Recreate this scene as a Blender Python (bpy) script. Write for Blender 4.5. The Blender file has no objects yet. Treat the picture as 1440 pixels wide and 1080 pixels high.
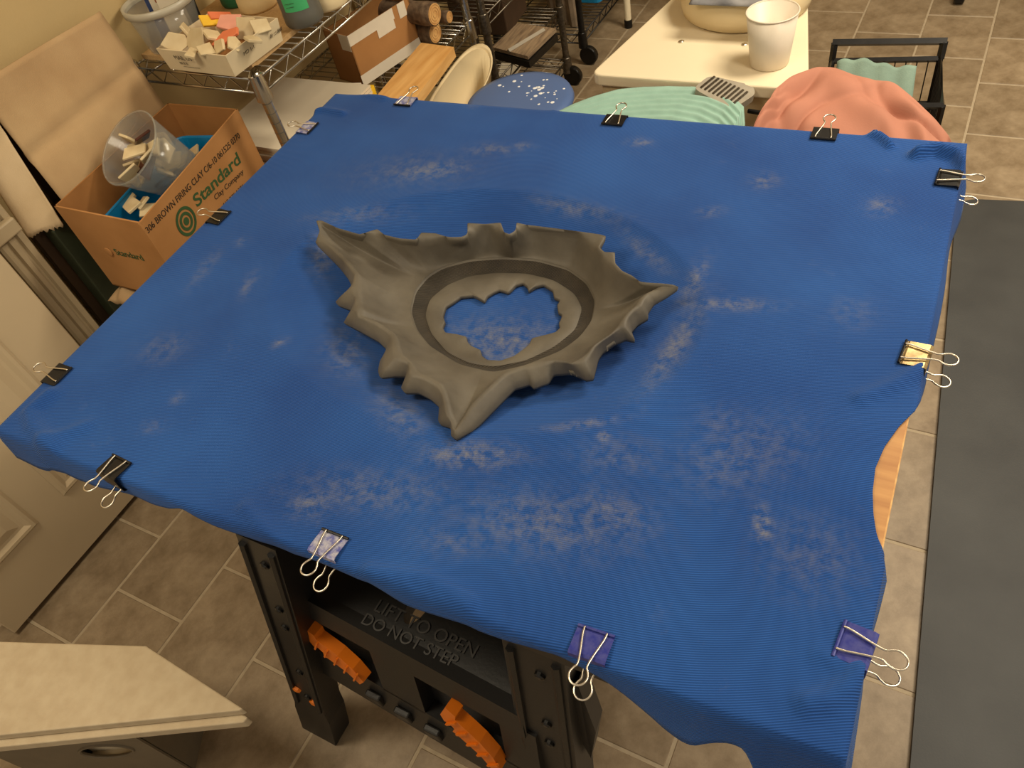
import bpy, bmesh, math, random
from mathutils import Vector, Matrix
from mathutils import noise as mnoise
random.seed(7)
SC = bpy.context.scene
COL = SC.collection
PI = math.pi

# ------------------------------------------------------------------ camera
FPX = 1103.2756
CW = [[0.877529048069028, 0.23511878262570257, -0.4179257444231849],
      [0.44466545383198464, -0.7252108414339684, 0.5256822896341768],
      [-0.1794865007833759, -0.6471386200214319, -0.7409427795135709]]
H = 1.6
cam_d = bpy.data.cameras.new('camera'); cam = bpy.data.objects.new('camera', cam_d); COL.objects.link(cam)
cam_d.sensor_width = 36; cam_d.lens = FPX / 1440 * 36; cam_d.clip_start = 0.02
m = Matrix.Identity(4)
for r in range(3):
    m[r][0] = CW[r][0]; m[r][1] = -CW[r][1]; m[r][2] = -CW[r][2]
m[2][3] = H
cam.matrix_world = m
SC.camera = cam
# ------------------------------------------------------------------ world, lamps, added fill, exposure
wd = bpy.data.worlds.new('world'); SC.world = wd; wd.use_nodes = True
bg = wd.node_tree.nodes['Background']; bg.inputs[0].default_value = (1.0, 0.89, 0.73, 1); bg.inputs[1].default_value = 0.52
def area(name, loc, sx, sy, power, col, rot=(0, 0, 0)):
    d = bpy.data.lights.new(name, 'AREA'); d.shape = 'RECTANGLE'; d.size = sx; d.size_y = sy
    d.energy = power; d.color = col
    o = bpy.data.objects.new(name, d); COL.objects.link(o); o.location = loc; o.rotation_euler = rot
    return o
area('ceiling_lamp_and_fill', (0.45, 2.3, 2.42), 1.1, 0.5, 60, (1.0, 0.87, 0.67))
area('ceiling_lamp_and_fill', (1.05, 0.95, 2.42), 0.6, 0.5, 30, (1.0, 0.89, 0.72))
area('ceiling_lamp_and_fill', (-1.2, -0.1, 2.42), 0.6, 0.5, 22, (1.0, 0.86, 0.64))  # added fill with no known fixture, brightens the lower-left floor and door
SC.view_settings.view_transform = 'Standard'
SC.view_settings.look = 'None'
SC.view_settings.gamma = 1.0
SC.view_settings.use_curve_mapping = False
SC.view_settings.exposure = 0.0

# ------------------------------------------------------------------ pixel helpers (1440 x 1080 frame)
def ray(x, y):
    d = (x - 720, y - 540, FPX)
    return Vector([sum(CW[r][k] * d[k] for k in range(3)) for r in range(3)])
def PZ(x, y, z):
    d = ray(x, y); t = (z - H) / d.z
    return Vector((d.x * t, d.y * t, z))
def PX(x, y, X):
    d = ray(x, y); t = X / d.x
    return Vector((X, d.y * t, H + d.z * t))
def PY(x, y, Y):
    d = ray(x, y); t = Y / d.y
    return Vector((d.x * t, Y, H + d.z * t))

# ------------------------------------------------------------------ materials
MATS = {}
def lin(c):
    return tuple(((v / 255) / 12.92 if v <= 10 else (((v / 255) + .055) / 1.055) ** 2.4) for v in c)
def mat(name, col, rough=0.6, metal=0.0, var=0.12, scale=30, bump=0.0, bscale=None, col2=None, alpha=None,
        trans=0.0, spec=0.5, rand=0.0, detail=4, stretch=None, emis=None, ior=1.45):
    if name in MATS: return MATS[name]
    M = bpy.data.materials.new(name); M.use_nodes = True; MATS[name] = M
    nt = M.node_tree; N = nt.nodes; L = nt.links; b = N['Principled BSDF']
    c = lin(col); c2 = lin(col2) if col2 else tuple(v * (1 - var * 2) for v in c)
    tc = N.new('ShaderNodeTexCoord'); src = tc.outputs['Object']
    if stretch:
        mp = N.new('ShaderNodeMapping'); mp.inputs['Scale'].default_value = stretch
        L.new(src, mp.inputs[0]); src = mp.outputs[0]
    nz = N.new('ShaderNodeTexNoise'); nz.inputs['Scale'].default_value = scale; nz.inputs['Detail'].default_value = detail
    L.new(src, nz.inputs['Vector'])
    rp = N.new('ShaderNodeValToRGB'); rp.color_ramp.elements[0].position = .32; rp.color_ramp.elements[1].position = .68
    rp.color_ramp.elements[0].color = (*c2, 1); rp.color_ramp.elements[1].color = (*c, 1)
    L.new(nz.outputs['Fac'], rp.inputs[0]); out = rp.outputs[0]
    if rand:
        oi = N.new('ShaderNodeObjectInfo'); mr = N.new('ShaderNodeMapRange')
        mr.inputs[3].default_value = 1 - rand; mr.inputs[4].default_value = 1 + rand
        L.new(oi.outputs['Random'], mr.inputs[0])
        hs = N.new('ShaderNodeHueSaturation'); L.new(mr.outputs[0], hs.inputs['Value']); L.new(out, hs.inputs['Color']); out = hs.outputs[0]
    L.new(out, b.inputs['Base Color'])
    b.inputs['Roughness'].default_value = rough; b.inputs['Metallic'].default_value = metal
    b.inputs['Specular IOR Level'].default_value = spec
    b.inputs['IOR'].default_value = ior
    if trans: b.inputs['Transmission Weight'].default_value = trans
    if alpha is not None: b.inputs['Alpha'].default_value = alpha
    if emis: b.inputs['Emission Color'].default_value = (*lin(emis[0]), 1); b.inputs['Emission Strength'].default_value = emis[1]
    if bump:
        n2 = N.new('ShaderNodeTexNoise'); n2.inputs['Scale'].default_value = bscale or scale * 4; n2.inputs['Detail'].default_value = 3
        L.new(src, n2.inputs['Vector'])
        bp = N.new('ShaderNodeBump'); bp.inputs['Strength'].default_value = bump; bp.inputs['Distance'].default_value = .004
        L.new(n2.outputs['Fac'], bp.inputs['Height']); L.new(bp.outputs[0], b.inputs['Normal'])
    return M
def wave_on(M, scale, strength, dist=.002, direction='X', rot=(0, 0, 0), distort=0.0, dark=None):
    """adds a ribbed bump (and optional darker valleys) to a material"""
    nt = M.node_tree; N = nt.nodes; L = nt.links; b = N['Principled BSDF']
    tc = N.new('ShaderNodeTexCoord'); mp = N.new('ShaderNodeMapping'); mp.inputs['Rotation'].default_value = rot
    L.new(tc.outputs['Object'], mp.inputs[0])
    w = N.new('ShaderNodeTexWave'); w.bands_direction = direction; w.inputs['Scale'].default_value = scale
    w.inputs['Distortion'].default_value = distort; w.inputs['Detail'].default_value = 0; w.inputs['Detail Scale'].default_value = .06
    L.new(mp.outputs[0], w.inputs[0])
    bp = N.new('ShaderNodeBump'); bp.inputs['Strength'].default_value = strength; bp.inputs['Distance'].default_value = dist
    L.new(w.outputs['Fac'], bp.inputs['Height']); L.new(bp.outputs[0], b.inputs['Normal'])
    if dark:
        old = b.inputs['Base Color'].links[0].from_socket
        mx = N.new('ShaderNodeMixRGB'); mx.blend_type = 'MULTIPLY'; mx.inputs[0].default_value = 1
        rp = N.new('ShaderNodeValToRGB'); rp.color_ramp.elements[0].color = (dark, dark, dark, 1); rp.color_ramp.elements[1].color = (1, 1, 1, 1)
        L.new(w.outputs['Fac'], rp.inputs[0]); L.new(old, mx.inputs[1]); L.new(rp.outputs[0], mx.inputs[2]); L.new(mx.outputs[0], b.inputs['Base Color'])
    return M

# ------------------------------------------------------------------ object helpers
def obj(name, bm_or_me, material, parent=None, smooth=False, loc=None, rot=None):
    if isinstance(bm_or_me, bmesh.types.BMesh):
        bmesh.ops.recalc_face_normals(bm_or_me, faces=bm_or_me.faces)
        me = bpy.data.meshes.new(name); bm_or_me.to_mesh(me); bm_or_me.free()
    else: me = bm_or_me
    if material is not None and not me.materials:
        me.materials.append(material)
    if smooth:
        for p in me.polygons: p.use_smooth = True
    o = bpy.data.objects.new(name, me); COL.objects.link(o)
    if parent: o.parent = parent
    if loc is not None: o.location = loc
    if rot is not None: o.rotation_euler = rot
    return o
def tag(o, label, cat, group=None):
    o['label'] = label; o['category'] = cat
    if group: o['group'] = group
    return o
def thing(name, label, cat, loc=(0, 0, 0), rz=0, group=None):
    o = bpy.data.objects.new(name, None); COL.objects.link(o); o.empty_display_size = .05
    o.location = loc; o.rotation_euler = (0, 0, rz)
    return tag(o, label, cat, group)
def struct(name, bm, material, parent=None, label=None):
    o = obj(name, bm, material, parent)
    if parent is None: o['kind'] = 'structure'
    if label: o['label'] = label
    return o
def B(): return bmesh.new()
def add_box(bm, c, s, rot=None, bevel=0.0, seg=2):
    mt = Matrix.Translation(Vector(c))
    if rot is not None:
        mt = mt @ (rot if isinstance(rot, Matrix) else Matrix.Rotation(rot, 4, 'Z'))
    mt = mt @ Matrix.Diagonal((s[0], s[1], s[2], 1))
    g = bmesh.ops.create_cube(bm, size=1, matrix=mt)
    if bevel:
        es = list({e for v in g['verts'] for e in v.link_edges})
        bmesh.ops.bevel(bm, geom=es, offset=bevel, segments=seg, affect='EDGES', profile=.5)
def box(c, s, rot=None, bevel=0.0, seg=2):
    bm = B(); add_box(bm, c, s, rot, bevel, seg); return bm
def add_tube(bm, pts, r, n=8, closed=False, cap=True):
    pts = [Vector(p) for p in pts]; k = len(pts)
    rs = r if isinstance(r, (list, tuple)) else [r] * k
    rings = []; prev = None
    for i, p in enumerate(pts):
        if closed: t = pts[(i + 1) % k] - pts[i - 1]
        else: t = pts[min(i + 1, k - 1)] - pts[max(i - 1, 0)]
        if t.length < 1e-9: t = Vector((0, 0, 1))
        t.normalize()
        if prev is None:
            a = Vector((0, 0, 1)) if abs(t.z) < .9 else Vector((1, 0, 0))
            u = t.cross(a).normalized()
        else:
            u = prev - t * prev.dot(t)
            u = u.normalized() if u.length > 1e-6 else t.orthogonal().normalized()
        prev = u; v = t.cross(u)
        rings.append([bm.verts.new(p + (u * math.cos(2 * PI * j / n) + v * math.sin(2 * PI * j / n)) * rs[i]) for j in range(n)])
    for i in range(k if closed else k - 1):
        a, b = rings[i], rings[(i + 1) % k]
        for j in range(n):
            bm.faces.new((a[j], a[(j + 1) % n], b[(j + 1) % n], b[j]))
    if cap and not closed:
        bm.faces.new(rings[0][::-1]); bm.faces.new(rings[-1])
def tube(pts, r, n=8, closed=False):
    bm = B(); add_tube(bm, pts, r, n, closed); return bm
def add_lathe(bm, prof, c=(0, 0, 0), n=32, mtx=None, cap=True):
    rings = []
    c = Vector(c)
    for (r, z) in prof:
        ring = []
        for j in range(n):
            p = Vector((r * math.cos(2 * PI * j / n), r * math.sin(2 * PI * j / n), z))
            if mtx is not None: p = mtx @ p
            ring.append(bm.verts.new(p + c))
        rings.append(ring)
    for a, b in zip(rings, rings[1:]):
        for j in range(n):
            bm.faces.new((a[j], a[(j + 1) % n], b[(j + 1) % n], b[j]))
    if cap:
        bm.faces.new(rings[0][::-1]); bm.faces.new(rings[-1])
def lathe(prof, c=(0, 0, 0), n=32, mtx=None, cap=True):
    bm = B(); add_lathe(bm, prof, c, n, mtx, cap); return bm
def add_prism(bm, pts, z0, z1, mtx=None):
    lo = [bm.verts.new((mtx @ Vector((*p[:2], z0))) if mtx else (*p[:2], z0)) for p in pts]
    hi = [bm.verts.new((mtx @ Vector((*p[:2], z1))) if mtx else (*p[:2], z1)) for p in pts]
    bm.faces.new(lo[::-1]); bm.faces.new(hi)
    k = len(pts)
    for i in range(k): bm.faces.new((lo[i], lo[(i + 1) % k], hi[(i + 1) % k], hi[i]))
def prism(pts, z0, z1, mtx=None):
    bm = B(); add_prism(bm, pts, z0, z1, mtx); return bm
def quad_slab(bm, q, thick):
    """slab from 4 world points, thickened along -normal"""
    q = [Vector(p) for p in q]; n = (q[1] - q[0]).cross(q[3] - q[0]).normalized()
    a = [bm.verts.new(p) for p in q]; b = [bm.verts.new(p - n * thick) for p in q]
    bm.faces.new(a); bm.faces.new(b[::-1])
    for i in range(4): bm.faces.new((a[i], b[i], b[(i + 1) % 4], a[(i + 1) % 4]))
def rounded(pts, r, seg=5):
    out = []; k = len(pts)
    for i in range(k):
        p = Vector(pts[i][:2]); a = Vector(pts[i - 1][:2]); b = Vector(pts[(i + 1) % k][:2])
        u = (a - p).normalized(); v = (b - p).normalized(); rr = min(r, (a - p).length * .45, (b - p).length * .45)
        p0 = p + u * rr; p1 = p + v * rr
        for s in range(seg + 1):
            t = s / seg
            q = p0 * (1 - t) ** 2 + p * 2 * t * (1 - t) + p1 * t * t
            out.append((q.x, q.y))
    return out
def plate_hole(outer_fn, hole_fn, n, z0, z1):
    """plate between two closed curves f(theta)->(x,y)"""
    bm = B(); R = []
    for z in (z0, z1):
        for f in (outer_fn, hole_fn):
            R.append([bm.verts.new((*f(2 * PI * j / n), z)) for j in range(n)])
    for j in range(n):
        k = (j + 1) % n
        bm.faces.new((R[0][j], R[0][k], R[1][k], R[1][j])); bm.faces.new((R[2][j], R[2][k], R[3][k], R[3][j]))
        bm.faces.new((R[0][j], R[0][k], R[2][k], R[2][j])); bm.faces.new((R[1][j], R[1][k], R[3][k], R[3][j]))
    return bm
def text_mesh(name, body, size, mtx, material, parent=None, depth=.0003, align='LEFT', xs=1.0, bold=0.0):
    cu = bpy.data.curves.new(name, 'FONT'); cu.body = body; cu.size = size; cu.extrude = depth; cu.align_x = align
    cu.offset = bold
    t = bpy.data.objects.new(name, cu); COL.objects.link(t)
    bpy.context.view_layer.update()
    me = bpy.data.meshes.new_from_object(t)
    bpy.data.objects.remove(t); bpy.data.curves.remove(cu)
    me.transform(mtx @ Matrix.Diagonal((xs, 1, 1, 1)))
    me.materials.clear()
    return obj(name, me, material, parent)
def frame3(o, x, y):
    """4x4 with origin o, x axis, y axis (orthonormalised)"""
    x = Vector(x).normalized(); z = x.cross(Vector(y)).normalized(); y = z.cross(x)
    M4 = Matrix.Identity(4)
    for r in range(3): M4[r][0] = x[r]; M4[r][1] = y[r]; M4[r][2] = z[r]; M4[r][3] = o[r]
    return M4
def lerp(a, b, t): return a + (b - a) * t
def interp(tab, x):
    if x <= tab[0][0]: return tab[0][1]
    for (a, va), (b, vb) in zip(tab, tab[1:]):
        if x <= b: return va + (vb - va) * (x - a) / (b - a)
    return tab[-1][1]
def heap(name, x0, x1, y0, y1, nx, ny, hf, material, parent=None, thick=.003):
    bm = B(); G = [[None] * (nx + 1) for _ in range(ny + 1)]
    for j in range(ny + 1):
        for i in range(nx + 1):
            G[j][i] = bm.verts.new(hf(i / nx, j / ny, lerp(x0, x1, i / nx), lerp(y0, y1, j / ny)))
    for j in range(ny):
        for i in range(nx):
            bm.faces.new((G[j][i], G[j][i + 1], G[j + 1][i + 1], G[j + 1][i]))
    o = obj(name, bm, material, parent, smooth=True)
    sm = o.modifiers.new('s', 'SOLIDIFY'); sm.thickness = thick; sm.offset = -1
    return o

# ------------------------------------------------------------------ palette
m_wall = mat('wall_paint', (196, 170, 120), .75, var=.03, scale=6, bump=.08, bscale=160)
m_door = mat('door_paint', (200, 180, 146), .45, var=.03, scale=5)
m_trim = mat('trim_paint', (178, 160, 128), .4, var=.04, scale=8)
m_grout = mat('grout', (176, 160, 134), .85, var=.08, scale=60)
m_tile = mat('floor_tile', (160, 142, 116), .48, scale=9, detail=10, col2=(112, 94, 70), rand=.08, bump=.10, bscale=30)
for nd in m_tile.node_tree.nodes:
    if nd.type == 'TEX_NOISE' and nd.inputs['Detail'].default_value == 10: nd.inputs['Roughness'].default_value = .72
m_blk = mat('black_plastic', (25, 24, 23), .42, var=.15, scale=14, bump=.05, bscale=200)
m_orange = mat('orange_plastic', (214, 112, 20), .4, var=.06)
m_ply = mat('plywood', (184, 136, 78), .55, scale=9, col2=(160, 110, 58), stretch=(1, 9, 9))
m_plyedge = mat('plywood_edge', (220, 178, 112), .6, scale=60, col2=(176, 126, 70), stretch=(1, 1, 14))
m_clay = mat('dark_clay', (100, 94, 82), .6, scale=14, col2=(78, 72, 62), bump=.16, bscale=70, detail=8)
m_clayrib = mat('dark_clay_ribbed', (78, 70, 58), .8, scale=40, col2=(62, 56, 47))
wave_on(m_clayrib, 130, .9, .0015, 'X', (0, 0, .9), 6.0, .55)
m_chrome = mat('chrome_wire', (200, 196, 186), .22, 1.0, var=.05)
m_zinc = mat('zinc_wire', (120, 112, 100), .35, .9, var=.25, scale=120)
m_steel = mat('handle_wire', (214, 206, 190), .32, 1.0, var=.0)
m_card = mat('cardboard', (176, 126, 74), .8, scale=8, col2=(160, 112, 62), detail=6)
m_cardin = mat('cardboard_inside', (164, 114, 62), .85, scale=10, col2=(146, 98, 50))
m_white = mat('white_plastic', (236, 222, 190), .4, var=.02, scale=6)
m_cream = mat('cream_plastic', (226, 206, 164), .45, var=.04, scale=8)
m_paper = mat('paper', (214, 202, 178), .8, var=.05, scale=4)
m_canvas = mat('canvas', (190, 160, 118), .9, scale=7, col2=(172, 140, 100), bump=.15, bscale=500)
m_canvas2 = mat('canvas_flap', (214, 190, 152), .9, scale=9, col2=(200, 174, 134), bump=.15, bscale=500)
m_pine = mat('pine', (226, 178, 110), .55, scale=6, col2=(206, 152, 84), stretch=(9, 1, 9), detail=2)
m_particle = mat('particle_board', (192, 158, 110), .7, scale=150, col2=(176, 140, 92))
m_pink = mat('pink_cloth', (180, 122, 100), .85, var=.05, scale=9, bump=.08, bscale=300)
m_mint = mat('mint_towel', (150, 186, 172), .95, var=.06, scale=30, bump=.25, bscale=400)
m_mint2 = mat('mint_cloth', (128, 152, 138), .9, var=.08, scale=25, bump=.2, bscale=300)
m_blackmetal = mat('black_metal', (26, 24, 22), .35, .2, var=.3, scale=40)
m_mat = mat('mat_rubber', (64, 65, 64), .6, scale=5, col2=(50, 51, 51), bump=.08, bscale=240, detail=8)
m_foam = mat('white_foam', (196, 180, 150), .8, scale=40, col2=(186, 168, 138), bump=.10, bscale=300)
m_bin = mat('grey_bin', (112, 100, 80), .6, var=.05)
m_bluebin = mat('blue_plastic', (16, 122, 176), .35, var=.06)
m_shard = mat('fired_clay', (216, 198, 158), .6, scale=20, col2=(196, 174, 132), rand=.12)
m_shard_pink = mat('glazed_pink', (226, 158, 136), .35, var=.06)
m_shard_yellow = mat('glazed_yellow', (240, 192, 60), .3, var=.05)
m_shard_red = mat('glazed_red', (228, 126, 84), .3, var=.05)
m_shard_brown = mat('glazed_brown', (74, 40, 28), .25, var=.1)
m_ink = mat('black_ink', (52, 40, 26), .8, var=.1)
m_green_ink = mat('green_ink', (52, 84, 46), .8, var=.1)
m_greenpost = mat('dark_green_paint', (52, 58, 40), .5, var=.1)
m_darkwood_shade = mat('dark_wood_and_shade', (64, 44, 24), .6, var=.15, stretch=(1, 1, .2))
m_bark = mat('bark', (126, 104, 80), .95, scale=40, col2=(72, 54, 38), bump=.9, bscale=60, detail=8)
m_cut = mat('cut_wood', (216, 172, 108), .7, scale=30, col2=(190, 140, 80))
m_tape = mat('white_tape', (226, 216, 196), .35, var=.03)
m_lid = mat('jar_lid', (74, 74, 70), .4, var=.05)
m_label_g = mat('green_label', (72, 176, 112), .5, var=.05)
m_tubgreen = mat('green_tub', (40, 104, 70), .4, var=.06)
m_clear = mat('clear_plastic', (226, 226, 216), .12, trans=.75, var=.02, alpha=.45)
m_stool = mat('blue_grey_plastic', (82, 108, 158), .4, var=.04, scale=8)
m_speck = mat('white_splash', (232, 236, 240), .5, var=.02)
m_grey = mat('grey_rubber', (158, 150, 134), .6, var=.08)
m_greycloth = mat('grey_cloth', (150, 148, 148), .9, scale=14, col2=(112, 112, 116), bump=.3, bscale=80)
m_yellow = mat('yellow_card', (242, 196, 40), .5, var=.05)
m_red = mat('red_card', (120, 24, 20), .5, var=.08)

# ================================================================== SETTING
TX, TY = 0.2277, 0.3099          # floor tile pitch
X0, Y0 = 0.036, 0.3749
gap = .007
floor = struct('floor', box((.2, 1.6, -.0265), (4.6, 6.4, .05)), m_grout)
tm = None
for ci in range(-9, 8):
    xl = X0 + TX * ci
    off = 0 if ci % 2 == 0 else TY / 2
    for rj in range(-4, 13):
        yl = Y0 + TY * rj + off
        if xl + TX > -1.84 or True:
            x0 = max(xl, -1.86); x1 = xl + TX
            if x1 - x0 < .02: continue
            if rj in (-4, -3) and ci > 2: continue
            if ci > 3 and rj < 5: continue
            full = abs((x1 - x0) - TX) < 1e-6
            if full and tm is not None: me = tm
            else:
                bm = box((0, 0, 0), (x1 - x0 - gap, TY - gap, .008), bevel=.0015, seg=1)
                if full:
                    tm = bpy.data.meshes.new('tile'); bm.to_mesh(tm); bm.free(); me = tm; tm.materials.append(m_tile)
                else: me = bm
            t = obj('tile', me, m_tile, floor, loc=((x0 + x1) / 2, yl + TY / 2, -.004))
WX = -1.86
struct('wall_left', box((WX - .05, 1.6, 1.25), (.1, 6.4, 2.5)), m_wall)
struct('wall_back', box((.2, 4.85, 1.25), (4.6, .1, 2.5)), m_wall)
cl = struct('ceiling', box((.2, 1.6, 2.53), (4.6, 6.4, .06)), mat('ceiling_paint', (226, 216, 196), .9, var=.02))
# door standing open against the left wall
DXF = -1.71
y0d, y1d = .026, .592
dbm = box((DXF - .0175, (y0d + y1d) / 2, 1.03), (.035, y1d - y0d, 2.03), bevel=.002, seg=1)
door = struct('door_1', dbm, m_door)
def door_panel(ya, yb, za, zb):
    bm = B()
    prof = [(0, .0), (.008, .007), (.016, .007), (.026, .001), (.034, .001)]
    for i, ((d0, h0), (d1, h1)) in enumerate(zip(prof, prof[1:])):
        def loop(d, h): return [bm.verts.new((DXF + h + .0005, yy, zz)) for yy, zz in ((ya + d, za + d), (yb - d, za + d), (yb - d, zb - d), (ya + d, zb - d))]
        a = loop(d0, h0); b = loop(d1, h1)
        for k in range(4): bm.faces.new((a[k], a[(k + 1) % 4], b[(k + 1) % 4], b[k]))
    bm2 = bm
    d0, h0 = .034, .001; d1, h1 = .058, .009
    def loop2(d, h): return [bm2.verts.new((DXF + h + .0005, yy, zz)) for yy, zz in ((ya + d, za + d), (yb - d, za + d), (yb - d, zb - d), (ya + d, zb - d))]
    a = loop2(d0, h0); b = loop2(d1, h1)
    for k in range(4): bm2.faces.new((a[k], a[(k + 1) % 4], b[(k + 1) % 4], b[k]))
    bm2.faces.new(b)
    return obj('door_panel', bm2, m_door, door)
for ya, yb in ((.075, .245), (.325, .47)):
    door_panel(ya, yb, .19, .80); door_panel(ya, yb, .95, 1.52)
# fluted casing behind the door edge
CX = -1.765
ca = PX(107, 478, CX).y + .004; cb = PX(134, 452, CX).y + .002
w = cb - ca
prof = [(0, 0), (0, .012), (.006, .016), (.2 * w, .017), (.24 * w, .010), (.34 * w, .010), (.40 * w, .018), (.56 * w, .018), (.60 * w, .012), (.7 * w, .012), (.76 * w, .02), (.95 * w, .022), (w, .018), (w, 0)]
bm = B(); mt = Matrix(((0, 1, 0, CX - .022), (1, 0, 0, ca), (0, 0, 1, 0), (0, 0, 0, 1)))
add_prism(bm, prof, 0, 2.05, mt)
add_box(bm, ((WX + CX - .022) / 2, ca + w / 2, 1.025), (CX - .022 - WX, w, 2.05))
struct('trim_1', bm, m_trim)
# short ledge moulding that butts on the casing
p0 = PX(0, 341, CX + .004); p1 = PX(21, 322, CX + .004)
bm = B(); add_box(bm, (CX + .006, (p0.y + p1.y) / 2 - .12, (p0.z + p1.z) / 2 + .012), (.02, p1.y - p0.y + .26, .035), bevel=.004)
struct('trim_2', bm, m_trim)

# ================================================================== BOARD, CLOTH
ZB = 0.797                      # top of board; cloth lies just above it
FL = Vector((-1.185, .236)); FR = Vector((.043, .266)); BR = Vector((.018, 1.240)); BL = Vector((-1.214, 1.200))
HC = Vector((-.601, .716)); HA, HB = .365, .257
def hole_xy(t): return (HC.x + HA * .995 * math.cos(t), HC.y + HB * .995 * math.sin(t))
corners = [FL, FR, BR, BL]
def board_xy(t):
    d = Vector((HA * math.cos(t), HB * math.sin(t))); best = 9
    for a, b in zip(corners, corners[1:] + corners[:1]):
        e = b - a; den = d.x * e.y - d.y * e.x
        if abs(den) < 1e-9: continue
        w_ = a - HC
        s = (w_.x * e.y - w_.y * e.x) / den; u = (w_.x * d.y - w_.y * d.x) / den
        if s > 0 and -.0001 <= u <= 1.0001: best = min(best, s)
    p = HC + d * best
    return (p.x, p.y)
ths = sorted([2 * PI * j / 160 for j in range(160)] + [math.atan2((c - HC).y / HB, (c - HC).x / HA) % (2 * PI) for c in corners])
bt = thing('board', 'plywood board with an oval cut-out under the blue cloth', 'board', (0, 0, 0))
bm = B(); R = []
for z in (ZB - .017, ZB):
    for f in (board_xy, hole_xy): R.append([bm.verts.new((*f(t), z)) for t in ths])
n = len(ths)
for j in range(n):
    k = (j + 1) % n
    bm.faces.new((R[0][j], R[0][k], R[1][k], R[1][j])); bm.faces.new((R[2][j], R[2][k], R[3][k], R[3][j]))
    bm.faces.new((R[0][j], R[0][k], R[2][k], R[2][j])); bm.faces.new((R[1][j], R[1][k], R[3][k], R[3][j]))
obj('panel', bm, m_ply, bt)
bm = B()
for a, b in zip(corners, corners[1:] + corners[:1]):
    d = (b - a).normalized(); nn = Vector((d.y, -d.x))
    q0 = a + nn * .0008; q1 = b + nn * .0008
    c = (q0 + q1) / 2; ln = (b - a).length
    add_box(bm, (c.x, c.y, ZB - .0085), (ln, .0016, .017), math.atan2(d.y, d.x))
obj('edge_banding', bm, m_plyedge, bt)

ZC = ZB + .0035
DIP = .034
def dip(x, y):
    e = math.hypot((x - HC.x) / HA, (y - HC.y) / HB)
    if e >= 1: return 0
    t = min(1, (1 - e) / .62)
    return DIP * (1 - (1 - t) ** 2)
ridges = [  # px polyline, height, width  (folds pulled by the clips)
    ([(1288, 219), (1315, 214), (1345, 222), (1362, 245)], .020, .009),
    ([(1222, 186), (1240, 196), (1252, 206)], .013, .006),
    ([(440, 158), (455, 155), (482, 160)], .008, .008),
    ([(72, 556), (45, 580), (50, 600), (75, 630)], .012, .014),
    ([(120, 600), (90, 612), (60, 625)], .007, .012),
    ([(1135, 990), (1165, 985), (1195, 965), (1212, 945)], .010, .012),
    ([(1155, 920), (1175, 930)], .004, .010),
    ([(1210, 560), (1260, 540), (1300, 515)], .007, .010),
    ([(390, 765), (370, 742), (345, 715)], .006, .010),
    ([(520, 805), (600, 815), (660, 850)], .008, .012),
    ([(820, 120), (800, 150), (780, 152)], .004, .008),
    ([(500, 128), (540, 138)], .006, .009),
]
RD = [([PZ(x, y, ZC).xy for x, y in pl], h, w_) for pl, h, w_ in ridges]
def seg_d(p, a, b):
    e = b - a; t = max(0, min(1, (p - a).dot(e) / max(e.length_squared, 1e-9)))
    return (p - a - e * t).length
def wrinkle(x, y):
    p = Vector((x, y)); z = 0
    for pl, h, w_ in RD:
        if (p - pl[0]).length > .3: continue
        d = min(seg_d(p, a, b) for a, b in zip(pl, pl[1:]))
        if d < w_ * 3: z += h * math.exp(-(d / w_) ** 2)
    return z
cut = [PZ(x, y, ZC) for x, y in ((1243, 790), (1238, 768), (1231, 748), (1227, 722), (1226, 690), (1230, 657), (1243, 627), (1263, 599), (1288, 574), (1300, 560))]
cut_t = sorted([(p.y, p.x) for p in cut])
stains = [  # px centre, radii in m, angle, strength
    (600, 240, .075, .028, .35, .8), (690, 210, .05, .02, .2, .5), (1025, 428, .055, .012, .25, .8), (1072, 738, .010, .022, .35, 1.2),
    (1005, 668, .016, .006, .6, .5), (1075, 255, .02, .02, 0, .6), (1240, 290, .02, .02, -.8, .6), (660, 640, .06, .02, .3, .9), (500, 300, .09, .02, .4, .4),
    (760, 735, .10, .04, .2, .55), (860, 722, .05, .03, 0, .55), (440, 708, .03, .02, .5, .7), (520, 690, .10, .03, .3, .5), (393, 480, .008, .012, 0, .9),
    (900, 200, .02, .012, 0, .8), (735, 205, .02, .012, 0, .6), (850, 614, .008, .008, 0, 1.1), (820, 596, .05, .008, .5, .6), (1040, 640, .08, .05, .8, .35),
    (950, 480, .018, .08, -.1, .75), (975, 400, .015, .05, 0, .7), (450, 350, .02, .05, .6, .6), (480, 480, .03, .06, .8, .55), (560, 575, .06, .025, -.5, .6),
    (290, 375, .015, .05, .2, .4), (350, 400, .012, .03, .4, .5), (230, 490, .04, .03, .3, .4), (340, 340, .012, .012, 0, .5), (700, 460, .10, .05, .2, .75),
    (580, 240, .12, .05, .3, .35), (810, 290, .08, .015, -.1, .5), (905, 345, .06, .012, -.6, .5), (1140, 780, .05, .05, .3, .3), (1020, 600, .04, .03, .3, .3),
    (1000, 298, .02, .012, .5, .5), (1200, 440, .03, .03, .3, .25), (215, 600, .02, .012, .4, .35), (250, 560, .012, .012, 0, .4), (870, 640, .05, .03, .3, .35), (640, 760, .05, .02, .3, .4)]
ST = []
for x, y, a, b, an, s in stains:
    p = PZ(x, y, ZC); ST.append((p.x, p.y, a, b, math.cos(an), math.sin(an), s))
def stain(x, y):
    v = 0
    for sx, sy, a, b, c, s, k in ST:
        dx, dy = x - sx, y - sy; u = (dx * c + dy * s) / a; w_ = (-dx * s + dy * c) / b; q = u * u + w_ * w_
        if q < 5: v = max(v, k * math.exp(-q))
    return v
NX, NY = 250, 200
bm = B(); sl = bm.verts.layers.float.new('stain'); cl_ = bm.verts.layers.float_vector.new('weave'); G = []
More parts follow.
